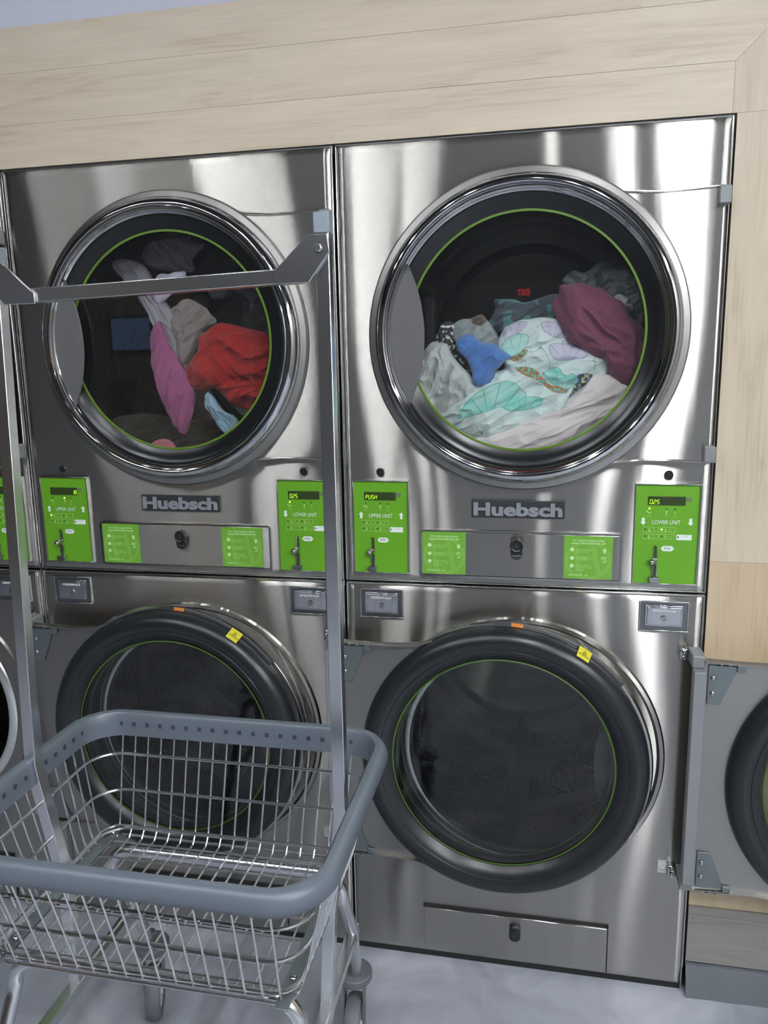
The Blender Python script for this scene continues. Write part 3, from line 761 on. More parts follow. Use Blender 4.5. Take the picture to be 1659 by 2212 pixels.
    lk = MB().prism(rr(X(.3835), X(.4095), 1.0375, 1.066, .011), -.016, -.006).build('service_lock', BLACKP, root, bevel=.002)
    MB().lathe([(.0148, -.006), (.0148, -.019), (.0125, -.0215), (.0105, -.0205), (.0095, -.018), (.0001, -.018)], X(.3965), 1.0690, 40).build('lock_face', BLACKP, lk)
    MB().box(X(.385), X(.408), -.0185, -.0155, 1.0455, 1.0480).box(X(.385), X(.408), -.0185, -.0155, 1.0415, 1.0425).build('lock_latch_line', POLISH, lk)
    MB().box(X(.3957), X(.3973), -.0188, -.0178, 1.0655, 1.0705).build('keyhole', POLISH, lk)
    # upper: closed door, lower: door swung wide open over the neighbour
    door(root, ox, CZU, True, 'upper_door'); door(root, ox, CZL, False, 'lower_door')
    for z in (1.783, 1.276): hinge_block(root, X(.787), z, 1, False)
    hinge_block(root, X(.776), CZL+.267, 1, True); hinge_block(root, X(.776), CZL-.262, 1, True)
    drum(root, ox, CZU, 'upper_drum'); drum(root, ox, CZL, 'lower_drum')
    # lint drawer
    MB().box(X(.178), X(.626), -.0065, .0, .130, .1395).box(X(.176), X(.1815), -.0035, .0, .02, .1385).box(X(.6235), X(.6265), -.0065, .0, .01, .1385).build('lint_gap_shade', DARK, root)  # dark strips in place of the shadow above and beside the drawer
    ld = MB(); ld.add([(X(.181), -.009, .021), (X(.6235), -.009, .012), (X(.6235), -.0115, .1325), (X(.181), -.0115, .1325), (X(.181), .0, .021), (X(.6235), .0, .012), (X(.6235), .0, .1325), (X(.181), .0, .1325)], [(0,1,2,3),(4,7,6,5),(0,4,5,1),(3,2,6,7),(0,3,7,4),(1,5,6,2)])
    lo = ld.build('lint_drawer', STEEL, root, bevel=.0015)
    MB().prism(rr(X(.3915), X(.4195), .074, .116, .0135), -.023, -.010).build('drawer_lock', BLACKP, lo, bevel=.003)
    MB().lathe([(.0095, -.022), (.0095, -.0255), (.0075, -.0265), (.0065, -.0250), (.0001, -.0250)], X(.4055), .0990, 28).build('drawer_lock_face', BLACKP, lo)
    # small white door switch
    sw = MB().box(X(.731), X(.7505), -.0065, -.001, .2945, .3255).build('door_switch', WHITEPL, root, bevel=.0012)
    MB().box(X(.736), X(.7455), -.012, -.006, .304, .313).build('switch_button', WHITEPL, sw, bevel=.002)
    return root
D2 = dryer(2, 0.0, 'right stacked dryer at the end of the row, upper drum full of still laundry', 'PUSH', 'L', '0.25', [], [(.22, .237), (.43, .448)], ('130', '129'))
D1 = dryer(1, -.806, 'middle stacked dryer behind the wire cart, red and pink laundry in its upper drum', '18', 'R', '0.25', [(.49, .239), (.165, .448)], [(.22, .237)], ('132', '131'))
D0 = dryer(0, -1.612, 'leftmost stacked dryer, only its right edge in view', '0.25', 'L', '0.25', [], [], ('134', '133'))
# ------------------------------------------------------------------ laundry
T = {
 'maroon': [(0.479,1.632),(0.5,1.636),(0.526,1.636),(0.547,1.627),(0.568,1.624),(0.595,1.605),(0.622,1.581),(0.63,1.562),(0.649,1.548),(0.668,1.517),(0.672,1.48),(0.66,1.448),(0.638,1.413),(0.617,1.416),(0.596,1.433),(0.585,1.449),(0.579,1.471),(0.552,1.485),(0.519,1.504),(0.498,1.515),(0.486,1.542),(0.475,1.564),(0.464,1.586),(0.466,1.601),(0.477,1.614)],
 'sheet': [(0.574,1.441),(0.595,1.438),(0.635,1.411),(0.618,1.368),(0.578,1.324),(0.525,1.286),(0.46,1.266),(0.405,1.26),(0.348,1.265),(0.291,1.294),(0.359,1.319),(0.425,1.347),(0.49,1.369),(0.506,1.391),(0.537,1.418),(0.558,1.439)],
 'blanket': [(0.356,1.48),(0.345,1.508),(0.356,1.541),(0.383,1.559),(0.41,1.564),(0.443,1.568),(0.475,1.562),(0.495,1.537),(0.514,1.51),(0.552,1.49),(0.585,1.471),(0.591,1.449),(0.576,1.427),(0.538,1.417),(0.518,1.39),(0.502,1.359),(0.447,1.34),(0.381,1.309),(0.324,1.286),(0.278,1.3),(0.243,1.323),(0.211,1.347),(0.232,1.37),(0.261,1.389),(0.289,1.412),(0.301,1.431),(0.334,1.448),(0.362,1.458)],
 'sherpa': [(0.161,1.467),(0.173,1.49),(0.193,1.517),(0.216,1.519),(0.233,1.511),(0.245,1.488),(0.262,1.466),(0.29,1.437),(0.301,1.409),(0.267,1.387),(0.239,1.364),(0.215,1.342),(0.187,1.37),(0.162,1.405),(0.155,1.439)],
 'fleece': [(0.24,1.539),(0.245,1.558),(0.259,1.569),(0.282,1.571),(0.307,1.578),(0.324,1.561),(0.344,1.533),(0.35,1.508),(0.356,1.481),(0.334,1.464),(0.299,1.487),(0.271,1.505),(0.248,1.516)],
 'blue': [(0.254,1.515),(0.268,1.532),(0.285,1.534),(0.312,1.517),(0.34,1.508),(0.368,1.491),(0.376,1.48),(0.36,1.469),(0.344,1.453),(0.335,1.431),(0.313,1.42),(0.293,1.426),(0.29,1.448),(0.279,1.476),(0.262,1.493)],
 'ruffle': [(0.198,1.512),(0.204,1.539),(0.215,1.558),(0.235,1.566),(0.244,1.558),(0.238,1.538),(0.244,1.516),(0.266,1.482),(0.289,1.437),(0.283,1.426),(0.261,1.454),(0.238,1.488),(0.215,1.506)],
 'grey': [(0.485,1.65),(0.507,1.673),(0.534,1.667),(0.571,1.689),(0.604,1.677),(0.631,1.666),(0.661,1.627),(0.669,1.573),(0.662,1.541),(0.635,1.563),(0.601,1.597),(0.573,1.619),(0.552,1.626),(0.519,1.632)],
 'dimteal': [(0.332,1.595),(0.334,1.615),(0.374,1.616),(0.408,1.608),(0.464,1.624),(0.492,1.612),(0.499,1.568),(0.488,1.535),(0.409,1.548),(0.352,1.538),(0.317,1.55),(0.326,1.579)],
 'whitebit': [(0.591,1.604),(0.607,1.614),(0.628,1.6),(0.636,1.581),(0.618,1.577),(0.597,1.588)],
 't1': [(0.291,1.398),(0.336,1.423),(0.38,1.428),(0.408,1.403),(0.413,1.397),(0.381,1.378),(0.347,1.37),(0.302,1.356),(0.257,1.345),(0.268,1.37)],
 't2': [(0.358,1.381),(0.414,1.394),(0.446,1.391),(0.441,1.375),(0.409,1.364),(0.37,1.364)],
 't3': [(0.445,1.446),(0.477,1.459),(0.494,1.44),(0.51,1.445),(0.524,1.429),(0.505,1.411),(0.484,1.415),(0.459,1.427)],
 't4': [(0.355,1.508),(0.384,1.531),(0.414,1.527),(0.406,1.501),(0.379,1.483)],
 'o1': [(0.385,1.459),(0.423,1.458),(0.448,1.435),(0.468,1.418),(0.502,1.423),(0.5,1.402),(0.468,1.405),(0.435,1.43),(0.407,1.441)],
 'o2': [(0.368,1.486),(0.406,1.498),(0.412,1.49),(0.388,1.472)],
 'l1': [(0.44,1.556),(0.47,1.556),(0.486,1.537),(0.489,1.521),(0.465,1.525),(0.446,1.538)],
 'l2': [(0.458,1.505),(0.482,1.51),(0.519,1.501),(0.543,1.482),(0.514,1.475),(0.472,1.475)],
 'l3': [(0.357,1.535),(0.376,1.558),(0.411,1.557),(0.398,1.539),(0.368,1.518)],
 'l4': [(0.492,1.52),(0.503,1.512),(0.493,1.488),(0.482,1.499)],
 'n1': [(0.521,1.441),(0.555,1.44),(0.537,1.418),(0.509,1.382),(0.498,1.377),(0.513,1.412)],
 'red': [(-0.334,1.571),(-0.301,1.575),(-0.254,1.564),(-0.212,1.553),(-0.181,1.533),(-0.158,1.503),(-0.163,1.463),(-0.175,1.429),(-0.199,1.379),(-0.237,1.366),(-0.28,1.374),(-0.312,1.395),(-0.343,1.421),(-0.383,1.416),(-0.409,1.437),(-0.409,1.473),(-0.382,1.508),(-0.368,1.547)],
 'mauve': [(-0.496,1.56),(-0.471,1.585),(-0.453,1.534),(-0.428,1.488),(-0.403,1.452),(-0.392,1.411),(-0.398,1.37),(-0.411,1.334),(-0.427,1.308),(-0.446,1.324),(-0.466,1.36),(-0.485,1.412),(-0.498,1.464),(-0.502,1.515)],
 'strip': [(-0.607,1.723),(-0.582,1.74),(-0.537,1.73),(-0.511,1.709),(-0.487,1.658),(-0.456,1.612),(-0.437,1.566),(-0.424,1.514),(-0.421,1.468),(-0.439,1.463),(-0.469,1.51),(-0.494,1.562),(-0.519,1.609),(-0.544,1.65),(-0.569,1.697)],
 'topgrey': [(-0.547,1.75),(-0.527,1.779),(-0.481,1.789),(-0.43,1.789),(-0.381,1.772),(-0.394,1.753),(-0.412,1.734),(-0.408,1.708),(-0.436,1.705),(-0.487,1.712),(-0.526,1.718)],
 'white': [(-0.479,1.691),(-0.445,1.697),(-0.404,1.7),(-0.42,1.669),(-0.449,1.645),(-0.479,1.627),(-0.492,1.652)],
 'taupe': [(-0.468,1.603),(-0.431,1.634),(-0.398,1.633),(-0.366,1.61),(-0.346,1.579),(-0.38,1.559),(-0.391,1.524),(-0.413,1.488),(-0.432,1.468),(-0.446,1.504),(-0.454,1.556)],
 'bluelace': [(-0.362,1.411),(-0.346,1.401),(-0.32,1.365),(-0.299,1.357),(-0.286,1.344),(-0.282,1.323),(-0.291,1.311),(-0.313,1.305),(-0.339,1.329),(-0.354,1.36),(-0.369,1.38)],
 'mint': [(-0.275,1.319),(-0.269,1.334),(-0.246,1.36),(-0.208,1.375),(-0.209,1.349),(-0.243,1.319),(-0.271,1.304)],
 'charcoal': [(-0.39,1.695),(-0.361,1.709),(-0.305,1.717),(-0.262,1.69),(-0.247,1.654),(-0.227,1.623),(-0.265,1.629),(-0.308,1.656),(-0.343,1.637),(-0.376,1.648)],
 'pink': [(-0.507,1.283),(-0.489,1.297),(-0.461,1.297),(-0.445,1.278),(-0.468,1.268)],
 'darkbase': [(-0.676,1.344),(-0.565,1.355),(-0.471,1.332),(-0.417,1.343),(-0.355,1.316),(-0.274,1.315),(-0.358,1.261),(-0.484,1.238),(-0.603,1.265),(-0.667,1.31)],
}

def resample(poly, n):
    P = [Vector(p) for p in poly]; m = len(P)
    # closed Catmull-Rom, then even arc length
    Q = []
    for i in range(m):
        a, b, c, d = P[i-1], P[i], P[(i+1) % m], P[(i+2) % m]
        for k in range(8):
            t = k/8
            Q.append(.5*((2*b)+(-a+c)*t+(2*a-5*b+4*c-d)*t*t+(-a+3*b-3*c+d)*t**3))
    L = [0]
    for i in range(len(Q)): L.append(L[-1]+(Q[(i+1) % len(Q)]-Q[i]).length)
    out = []; j = 0
    for k in range(n):
        s = L[-1]*k/n
        while L[j+1] < s: j += 1
        f = (s-L[j])/max(1e-9, L[j+1]-L[j]); out.append(Q[j].lerp(Q[(j+1) % len(Q)], f))
    return out
def inside(p, poly):
    x, z = p; c = False; j = len(poly)-1
    for i in range(len(poly)):
        xi, zi = poly[i]; xj, zj = poly[j]
        if (zi > z) != (zj > z) and x < (xj-xi)*(z-zi)/(zj-zi)+xi: c = not c
        j = i
    return c
def edist(p, poly):
    d = 9
    for i in range(len(poly)):
        a = Vector(poly[i-1]); b = Vector(poly[i]); q = Vector(p); ab = b-a
        t = max(0, min(1, (q-a).dot(ab)/max(1e-9, ab.dot(ab)))); d = min(d, (a+ab*t-q).length)
    return d
def folds(x, z, seed, ang, scale, aniso):
    c, s = math.cos(ang), math.sin(ang)
    u = (x*c+z*s)*scale; v = (-x*s+z*c)*scale*aniso
    wob = noise.noise(Vector((u*.5, v*.25, seed+9)))*1.4
    a = noise.noise(Vector((u*.45+wob*.4, v+wob, seed)))
    b = noise.noise(Vector((u*1.1, v*2.1+wob, seed+4)))
    L = noise.noise(Vector((x*scale*.55+3*wob*.1, z*scale*.55, seed+11)))
    r1 = 1-abs(a)*3.0; r2 = 1-abs(b)*3.0
    c3 = noise.noise(Vector((x*scale*1.9+a*1.5, z*scale*1.9+b, seed+3)))
    return .9*(1-abs(L)*4)*.6+.50*max(-.8, r1)+.26*max(-.6, r2)+.42*(1-abs(c3)*3)*.6+.16*noise.noise(Vector((u*2.5, v*1.3, seed+2)))
VC = vcmat('printed_cotton'); VCF = vcmat('fleece_cloth', 1, 1.0, 330, .5)
def cloth(name, key, y, T_, col, label, cat, seed, ang=0, scale=14, aniso=2.2, amp=.012, mat=None, colf=None, nr=70, nt=260, group=None, sag=0, cols=None):
    bd = resample(T[key], nt); c = Vector((sum(p.x for p in bd)/nt, sum(p.y for p in bd)/nt))
    if cols: c = Vector(cols)
    vs = []; fs = []; cl = []
    for side in (0, 1):
        for i in range(nr+1):
            u = (i/nr)
            for k in range(nt):
                e = bd[k]; p = c.lerp(e, u)
                edge = math.sqrt(max(0, 1-u**2.4))
                if side == 0:
                    f = folds(p.x, p.y, seed, ang, scale, aniso)
                    yy = y-T_*edge*.75-amp*f*(.25+.75*min(1, edge*1.6))+sag*(p.y-c.y)
                    px = p.x+.004*noise.noise(Vector((p.x*40, p.y*40, seed)))*u; pz = p.y+.004*noise.noise(Vector((p.x*40, p.y*40, seed+7)))*u
                else:
                    yy = y+T_*edge*.6+.002+sag*(p.y-c.y); px, pz = p.x, p.y
                vs.append((px, yy, pz))
                if side == 0:
                    q = colf(px, pz) if colf else col
                    cl.append(q)
                else: cl.append(col)
    for side in (0, 1):
        o_ = side*(nr+1)*nt
        for i in range(nr):
            for k in range(nt):
                k2 = (k+1) % nt
                q = (o_+i*nt+k, o_+i*nt+k2, o_+(i+1)*nt+k2, o_+(i+1)*nt+k)
                fs.append(q if side else q[::-1])
    o_ = (nr+1)*nt
    for k in range(nt):
        k2 = (k+1) % nt; fs.append((nr*nt+k, nr*nt+k2, o_+nr*nt+k2, o_+nr*nt+k))
    o0 = Vector((c.x, y, min(v[2] for v in vs)))
    me = bpy.data.meshes.new(name); me.from_pydata([(v[0]-o0.x, v[1]-o0.y, v[2]-o0.z) for v in vs], [], fs)
    ca = me.color_attributes.new('Col', 'FLOAT_COLOR', 'POINT')
    ca.data.foreach_set('color', [x for q in cl for x in q])
    me.materials.append(mat or VC); me.shade_smooth()
    o = bpy.data.objects.new(name, me); link(o); o.location = o0
    return tag(o, label, cat, group)
SM = {k: [tuple(p) for p in resample(T[k], 36)] for k in ('t1','t2','t3','t4','l1','l2','l3','l4','o1','o2','n1')}
teal, ltq = srgb(134,208,196), srgb(168,220,210)
mint, lav, lin = srgb(208,222,220), srgb(196,186,214), srgb(60,92,92)
def blanket_col(x, z):
    # hollow outline when close to a motif's edge, veins inside
    for key, cc, ln in (('t1', teal, srgb(50,120,110)), ('t2', teal, srgb(50,120,110)), ('t3', teal, srgb(120,80,50)), ('t4', ltq, srgb(60,110,110)), ('l1', lav, srgb(90,80,120)), ('l2', lav, srgb(90,80,120)), ('l3', lav, srgb(90,80,120)), ('l4', lav, srgb(90,80,120))):
        P = SM[key]
        if inside((x, z), P):
            d = edist((x, z), P)
            if d < .0013: return tuple(.55*ln[i]+.45*cc[i] for i in range(4))
            cx_ = sum(p[0] for p in P)/len(P); cz_ = min(p[1] for p in P)
            a = math.atan2(z-cz_+.01, x-cx_)*7
            if abs(math.sin(a)) < .12: return tuple(.6*cc[i]+.4*ln[i] for i in range(4))
            k = min(1, max(0, .25+.9*noise.noise(Vector((x*28, z*28, 2)))+d*18)); return tuple(cc[i]*(1-k*.55)+mint[i]*k*.55 for i in range(3))+(1,)
    for key in ('o1', 'o2'):
        if inside((x, z), SM[key]):
            return srgb(176,124,84) if noise.noise(Vector((x*160, z*160, 1))) > -.1 else srgb(110,190,178)
    if inside((x, z), SM['n1']): return srgb(60,82,130) if noise.noise(Vector((x*170, z*170, 1))) > -.12 else srgb(196,190,110)
    # thin trailing stems
    s_ = noise.noise(Vector((x*16, z*16, 5)))
    if abs(s_) < .006: return srgb(140,170,166)
    return mint
LG = 'laundry in the upper drum of the right dryer'
cloth('blanket', 'blanket', .085, .035, mint, 'white and mint blanket printed with teal and lavender butterflies', 'blanket', 3, .5, 11, 2.0, .013, colf=blanket_col, nr=150, nt=520, group=LG)
cloth('bed_sheet', 'sheet', .075, .030, srgb(226,216,216), 'pale pinkish white sheet at the bottom of the right upper drum', 'sheet', 8, .45, 10, 3.0, .010, group=LG)
cloth('maroon_shirt', 'maroon', .075, .045, srgb(122,68,88), 'maroon knit shirt crumpled on top of the laundry pile', 'shirt', 14, -.75, 11, 1.7, .017, group=LG)
def sh(x, z):
    if noise.noise(Vector((x*30, z*30, 6))) > .33: return srgb(120,122,124)
    return srgb(206,208,206)
cloth('sherpa_throw', 'sherpa', .08, .035, srgb(200,203,200), 'fluffy off-white sherpa throw at the left of the pile', 'blanket', 21, 1.1, 15, 1.5, .017, mat=VCF, group=LG)
cloth('grey_towel', 'fleece', .10, .035, srgb(150,156,158), 'grey fleecy towel heaped behind the blue cloth', 'towel', 27, .3, 18, 1.6, .012, mat=VCF, colf=lambda x, z: srgb(94,80,74) if (x-.303)**2*1.2+(z-1.575)**2 < .0005 else srgb(152,160,162), group=LG)
cloth('blue_cloth', 'blue', .060, .028, srgb(84,128,196), 'bright blue cloth with a rolled edge in the pile', 'cloth', 31, .9, 15, 2.0, .010, mat=VCF, group=LG)
def ruf(x, z): return srgb(228,228,224) if noise.noise(Vector((x*120, z*120, 3))) > .18 else srgb(70,72,80)
cloth('ruffled_top', 'ruffle', .105, .02, srgb(80,84,92), 'charcoal ruffled garment with white frills behind the sherpa throw', 'garment', 35, 1.2, 20, 1.6, .012, colf=ruf, nr=60, nt=260, group=LG)
cloth('grey_shirt', 'grey', .155, .04, srgb(118,122,124), 'grey patterned shirt behind the maroon shirt', 'shirt', 41, .4, 14, 1.6, .014, colf=lambda x, z: srgb(96,100,104) if noise.noise(Vector((x*45, z*45, 8))) > .1 else srgb(132,136,136), group=LG)
cloth('dim_sheet', 'dimteal', .17, .035, srgb(78,104,110), 'dim grey-teal sheet deep behind the butterfly blanket', 'sheet', 45, .2, 12, 1.8, .014, colf=lambda x, z: srgb(96,140,140) if noise.noise(Vector((x*40, z*40, 8))) > .15 else srgb(84,92,102), group=LG)
cloth('white_sock', 'whitebit', .10, .02, srgb(214,216,214), 'small white sock tucked behind the maroon shirt', 'sock', 49, .7, 26, 1.6, .010, group=LG)
LG2 = 'laundry tumbling in the upper drum of the middle dryer'
cloth('red_garment', 'red', .085, .045, srgb(160,40,38), 'bright red garment bunched in the middle dryer', 'garment', 53, .5, 14, 1.3, .018, group=LG2)
cloth('mauve_cloth', 'mauve', .075, .025, srgb(156,88,128), 'mauve pink cloth hanging down in the middle dryer', 'cloth', 57, 1.2, 9, 3.2, .010, group=LG2)
cloth('grey_scarf', 'strip', .11, .022, srgb(150,146,154), 'long pale grey scarf falling across the middle dryer drum', 'scarf', 61, -1.0, 11, 3.0, .010, group=LG2)
cloth('grey_sweatshirt', 'topgrey', .15, .03, srgb(128,124,130), 'grey sweatshirt up behind the cart bar in the middle dryer', 'garment', 65, -1.0, 12, 2.6, .012, group=LG2)
cloth('white_shirt', 'white', .09, .018, srgb(190,186,206), 'small bright white shirt below the cart bar in the middle dryer', 'shirt', 69, .9, 12, 3.0, .008, group=LG2)
cloth('taupe_towel', 'taupe', .12, .03, srgb(134,126,124), 'taupe towel beside the red garment', 'towel', 73, 1.0, 13, 2.2, .014, group=LG2)
cloth('pale_blue_sock', 'bluelace', .08, .016, srgb(150,178,196), 'pale blue lacy sock below the red garment', 'sock', 77, -.9, 24, 1.8, .008, group=LG2)
cloth('mint_cloth', 'mint', .07, .014, srgb(186,204,200), 'mint white cloth at the lower right of the middle dryer window', 'cloth', 81, .6, 20, 2.0, .008, group=LG2)
cloth('charcoal_shirt', 'charcoal', .17, .03, srgb(74,74,82), 'charcoal shirt high at the right of the middle dryer drum', 'shirt', 85, .3, 10, 2.0, .012, group=LG2)
cloth('pink_sock', 'pink', .06, .012, srgb(178,110,118), 'little pink sock at the bottom of the middle dryer window', 'sock', 89, .3, 24, 1.6, .005, group=LG2)
cloth('dark_trousers', 'darkbase', .18, .03, srgb(62,60,54), 'dark trousers at the back of the middle dryer drum', 'trousers', 93, .2, 12, 1.8, .014, group=LG2)
# ------------------------------------------------------------------ laundry cart
Zr = .77; RX0, RX1, RY0, RY1 = -.452, .162, -.842, -.365   # bumper ring at the top of the basket
cart = empty('laundry_cart', (-.145, -.60, FLOOR), 'chrome wire laundry cart with blue-grey rubber bumper and square tube hanging frame', 'cart')
def rrect(x0, x1, y0, y1, z, r, n=8):
    P = []
    for cx_, cy_, t0 in ((x1-r, y1-r, 0), (x0+r, y1-r, PI/2), (x0+r, y0+r, PI), (x1-r, y0+r, 1.5*PI)):
        for i in range(n+1):
            a = t0+PI/2*i/n; P.append((cx_+r*math.cos(a), cy_+r*math.sin(a), z))
    return P
def refine(P, step, closed=True):
    out = []
    m = len(P)
    for i in range(m if closed else m-1):
        a, b = Vector(P[i]), Vector(P[(i+1) % m]); L = (b-a).length; k = max(1, int(L/step))
        for j in range(k): out.append(a.lerp(b, j/k))
    if not closed: out.append(Vector(P[-1]))
    return out
# bumper: round nose outside, skirt hanging inside
prof = []
for i in range(13):
    a = -PI/2+PI*i/12; prof.append((.004+.0135*math.cos(a), .0165*math.sin(a)-.002))
prof = [(.004+.0150*math.cos(-PI/2+PI*i/14), -.010+.0200*math.sin(-PI/2+PI*i/14)) for i in range(15)]+[(-.004, .0085), (-.0085, .003), (-.0095, -.018), (-.0100, -.040), (-.0060, -.042), (-.0045, -.032)]
ringp = refine(rrect(RX0, RX1, RY0, RY1, Zr, .075), .03)
bp_ = MB().sweep(ringp, prof, closed=True)
bump_o = bp_.build('rubber_bumper', RIM, cart, angle=40)
# basket
BX0, BX1, BY0, BY1, Zb = -.402, .104, -.775, -.425, .535
def lerp_rect(f, inset=.008):               # f = 0 at the rim, 1 at the bottom
    return (RX0+inset+(BX0-RX0-inset)*f, RX1-inset+(BX1-RX1+inset)*f, RY0+inset+(BY0-RY0-inset)*f, RY1-inset+(BY1-RY1+inset)*f, Zr-.01+(Zb-Zr+.01)*f)
wires = MB()
for f in (.28, .59, .92):
    a, b, c, d, z = lerp_rect(f); wires.tube(rrect(a, b, c, d, z, .058, 6), .0029, 8, closed=True)
a, b, c, d, z = lerp_rect(1.0); 
wires.tube(rrect(a, b, c, d, z+.004, .03, 5), .0028, 8, closed=True)
wires.tube(rrect(a-.003, b+.003, c-.003, d+.003, z+.022, .034, 5), .0028, 8, closed=True)
wires.build('basket_rings', CARTCH, cart)
wy = MB(); holes = []
t0 = lerp_rect(0); t1 = lerp_rect(1.0)
nxw = 18
for i in range(nxw):
    s = (i+.5)/nxw; xt = RX0+.05+(RX1-RX0-.10)*s; xb = BX0+.004+(BX1-BX0-.008)*s
    P = [(xt, RY1-.004, Zr-.03), (xb, BY1+.012, Zb+.035), (xb, BY1+.006, Zb+.016), (xb, BY1-.008, Zb+.002), (xb, BY0+.008, Zb+.002), (xb, BY0-.006, Zb+.016), (xb, BY0-.010, Zb+.035), (xt, RY0+.004, Zr-.03)]
    wy.tube(P, .0019, 6); holes += [(xt, RY1, 'y', -1), (xt, RY0, 'y', 1)]
nyw = 13
for i in range(nyw):
    s = (i+.5)/nyw; yt = RY0+.05+(RY1-RY0-.10)*s; yb = BY0+.015+(BY1-BY0-.03)*s
    if abs(yt+.575) < .012: continue
    P = [(RX1-.004, yt, Zr-.03), (BX1+.010, yb, Zb+.035), (BX1+.005, yb, Zb+.018), (BX1-.008, yb, Zb+.006), (BX0+.008, yb, Zb+.006), (BX0-.005, yb, Zb+.018), (BX0-.010, yb, Zb+.035), (RX0+.004, yt, Zr-.03)]
    if i % 2 == 0: wy.tube(P, .0019, 6)
    else:
        wy.tube(P[:4], .0019, 6); wy.tube(P[4:], .0019, 6)
    holes += [(RX1, yt, 'x', -1), (RX0, yt, 'x', 1)]
wy.build('basket_wires', CARTCH, cart)
RIMH = simple('bumper_slot', srgb(52,62,74), .5)
for hx_, hy_, ax_, sg in holes:
    hm = MB()
    if ax_ == 'y': hm.box(hx_-.0035, hx_+.0035, *((hy_+.0088, hy_+.0108) if sg > 0 else (hy_-.0108, hy_-.0088)), Zr-.018, Zr-.010)
    else: hm.box(*((hx_-.0108, hx_-.0088) if sg < 0 else (hx_+.0088, hx_+.0108)), hy_-.0035, hy_+.0035, Zr-.018, Zr-.010)
    hm.build('bumper_slot', RIMH, bump_o)
# hanging frame: two square posts and a cross bar with folded corner plates
PY = -.572
def sqtube(path, w_, d_, upv): return MB().sweep(path, [(-w_/2, -d_/2), (w_/2, -d_/2), (w_/2, d_/2), (-w_/2, d_/2)], upv=upv)
ztop = 1.683
Lp = [(-.418, PY, 1.66), (-.448, PY, Zr+.0), (-.444, PY, Zr-.03), (-.408, PY, Zb+.01), (-.404, PY, .318)]
Rp = [(.128, PY, ztop), (.128, PY, Zr), (.128, PY, Zr-.05), (.104, PY, Zb+.01), (.090, PY, .318)]
for P in (Lp, Rp):
    po = sqtube(P, .0215, .0215, (0, 1, 0)).build('rack_post', CARTCH, cart, bevel=.0012)
    tx, tz = P[0][0], P[0][2]
    MB().box(tx-.0122, tx+.0122, PY-.0122, PY+.0122, tz-.026, tz+.004).build('post_cap', simple('grey_cap', srgb(128,136,146), .45), po, bevel=.002)
zR, zL = 1.600, 1.585
xl, xr = -.418, .128
MB().add([(xl+.03, PY-.012, zL-.011), (xr-.035, PY-.012, zR-.011), (xr-.035, PY+.010, zR-.011), (xl+.03, PY+.010, zL-.011), (xl+.03, PY-.012, zL+.011), (xr-.035, PY-.012, zR+.011), (xr-.035, PY+.010, zR+.011), (xl+.03, PY+.010, zL+.011)],
         [(0,3,2,1),(4,5,6,7),(0,1,5,4),(2,3,7,6),(1,2,6,5),(0,4,7,3)]).build('cross_bar', CARTCH, cart, bevel=.0015)
for x, z, s in ((xr, zR, -1), (xl, zL, 1)):
    poly = [(x+s*.075, z-.012), (x+s*.075, z+.004), (x+s*.020, z+.055), (x-s*.010, z+.055), (x-s*.013, z+.030), (x+s*.020, z-.012)]
    if s < 0: poly = poly[::-1]
    cp = MB().prism(poly, PY-.0165, PY-.0125).build('corner_plate', CARTCH, cart, bevel=.001)
    MB().cyl((x+s*.004, PY-.0165, z+.036), (0, -1, 0), .0062, .004, 6).build('plate_bolt', CARTCH, cp, bevel=.001)
# tubular legs: an arch under each long side
def arch(y, yb_, xa, xb, zt, zb, r=.05):
    P = [(xa-.030, yb_, zb)]
    P += [(xa-.022, yb_+(y-yb_)*.5, (zt+zb)*.5), (xa-.012, y, zt-r)]
    for i in range(1, 8): a = PI/2*i/8; P.append((xa-.012+(r)*(1-math.cos(a)), y, zt-r+r*math.sin(a)))
    P.append((xa-.012+r, y, zt)); P.append((xb+.012-r, y, zt))
    for i in range(1, 8): a = PI/2*i/8; P.append((xb+.012-r+r*math.sin(a), y, zt-r+r*math.cos(a)))
    P += [(xb+.012, y, zt-r), (xb+.008, yb_+(y-yb_)*.5, (zt+zb)*.5), (xb-.004, yb_, zb)]
    return P
MB().tube(refine(arch(-.735, -.87, -.388, .086, .512, .14), .02, False), .0125, 14).build('leg_arch', CARTCH, cart)
MB().tube(refine(arch(-.435, -.275, -.388, .076, .512, .14), .02, False), .0125, 14).build('leg_arch', CARTCH, cart)
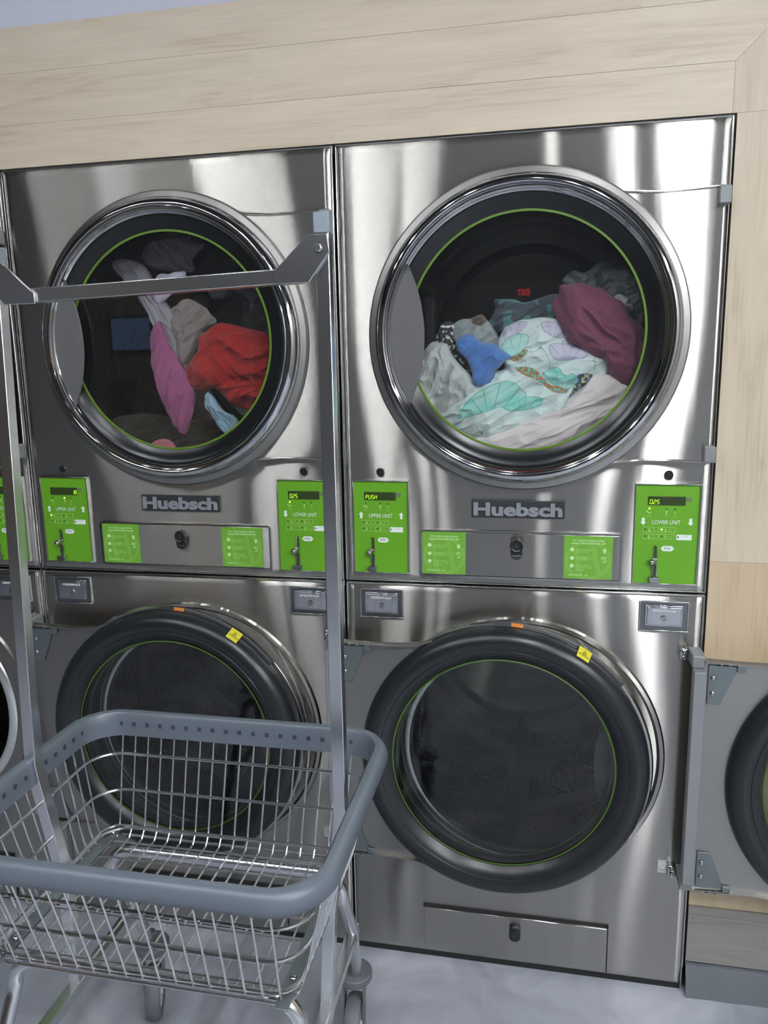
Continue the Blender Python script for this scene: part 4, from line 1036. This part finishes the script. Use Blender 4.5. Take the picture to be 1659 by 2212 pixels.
# base rails from front to back and the straps that clamp basket and legs
for x in (-.402, .083):
    MB().sweep([(x, -.84, .315), (x, -.33, .315)], [(-.011, -.011), (.011, -.011), (.011, .011), (-.011, .011)]).build('base_rail', CARTCH, cart, bevel=.0012)
MB().sweep([(-.40, -.80, .315), (.083, -.80, .315)], [(-.009, -.009), (.009, -.009), (.009, .009), (-.009, .009)]).build('base_cross_rail', CARTCH, cart, bevel=.0012)
for x in (-.390, .090):
    st_ = MB().box(x-.011, x+.011, -.795, -.405, Zb+.010, Zb+.013).build('basket_strap', GALV, cart, bevel=.001)
    for y_ in (-.735, -.435): MB().sphere((x, y_, Zb+.014), .0065, 12, (1, 1, .6)).build('strap_bolt', CHROME, st_)
def caster(x, y, ang):
    zt = .150; r = .0595; c, s = math.cos(ang), math.sin(ang)
    ox_, oy_ = x+.018*c, y+.018*s
    top = MB().cyl((x, y, zt-.006), (0, 0, 1), .0385, .018, 36).build('caster', TYRE, cart, bevel=.003)
    f = MB()
    nx_, ny_ = -s, c
    for q in (-1, 1):
        bx, by = x+nx_*q*.0215, y+ny_*q*.0215
        P = []
        for (u_, z_) in ((-.020, zt-.008), (.024, zt-.008), (.028, FLOOR+r-.012), (.008, FLOOR+r-.012)):
            for e_ in (-.0015, .0015): P.append((bx+c*u_+nx_*e_, by+s*u_+ny_*e_, z_))
        f.add(P, [(0,2,4,6),(1,7,5,3),(0,1,3,2),(2,3,5,4),(4,5,7,6),(6,7,1,0)])
    f.add([(x+c*u_+nx_*w_, y+s*u_+ny_*w_, z_) for z_ in (zt-.011, zt-.007) for u_, w_ in ((-.020, -.023), (.024, -.023), (.024, .023), (-.020, .023))], [(0,3,2,1),(4,5,6,7),(0,1,5,4),(1,2,6,5),(2,3,7,6),(3,0,4,7)])
    f.build('caster_fork', GALV, top)
    w_ = MB(); A = Vector((nx_, ny_, 0)); cc = Vector((ox_, oy_, FLOOR+r)); n = 48; u1 = Vector((c, s, 0)); vs = []
    pr = [(r*.62, -.0155), (r*.93, -.0160), (r, -.009), (r, .009), (r*.93, .0160), (r*.62, .0155)]
    for k in range(n):
        a = 2*PI*k/n; d_ = u1*math.cos(a)+Vector((0, 0, math.sin(a)))
        vs += [cc+d_*rr_+A*h_ for rr_, h_ in pr]
    w_.add(vs, [(k*6+i, ((k+1) % n)*6+i, ((k+1) % n)*6+i+1, k*6+i+1) for k in range(n) for i in range(5)], True)
    w_.build('wheel', TYRE, top)
    MB().cyl(cc-A*.0145, A, r*.62, .029, 36).cyl(cc-A*.020, A, .008, .040, 16).build('wheel_hub', HUB, top, bevel=.002)
    MB().cyl((x, y, zt+.010), (0, 0, 1), .009, .03, 16).build('caster_stem', CARTCH, top)
caster(-.418, -.275, -1.2); caster(.066, -.275, -1.50); caster(-.418, -.87, -1.3); caster(.082, -.87, -1.6)
# ------------------------------------------------------------------ behind the camera: seen only as reflections in glass and steel

EX = empty('exit_sign', (.094, -12.3, 2.60), 'red lettered exit sign hanging at the far rear wall', 'sign')
MB().box(-.066, .254, -12.36, -12.30, 2.60, 2.80).build('sign_box', WHITEPL, EX, bevel=.005)
tx_ = text('exit_lettering', 'EXIT', .094, 2.645, -12.295, (.105,), simple('exit_red', (1, .03, .02, 1), .5, emit=3, var=0), EX, width=.21, bold=.03)
for v_ in tx_.data.vertices: v_.co.x = -v_.co.x      # it faces the dryers
KW = wood('kiosk_wood', 'Z', (120,102,80), (92,78,60))
K = empty('change_kiosk', (-2.42, -3.75, FLOOR), 'wooden change kiosk with a glowing blue screen across the aisle', 'kiosk')
MB().box(-2.76, -2.08, -4.05, -3.52, FLOOR, 2.02).build('kiosk_body', KW, K, bevel=.004)
MB().box(-2.60, -2.26, -3.52, -3.495, 1.60, 1.86).build('screen_frame', BLACKP, K, bevel=.004)
MB().box(-2.58, -2.28, -3.495, -3.492, 1.62, 1.84).build('screen', simple('blue_screen', srgb(110,140,190), .4, emit=.4, var=.1), K)
MB().box(-2.62, -2.44, -3.52, -3.49, 1.18, 1.40).build('coin_tray', BLACKP, K, bevel=.004)
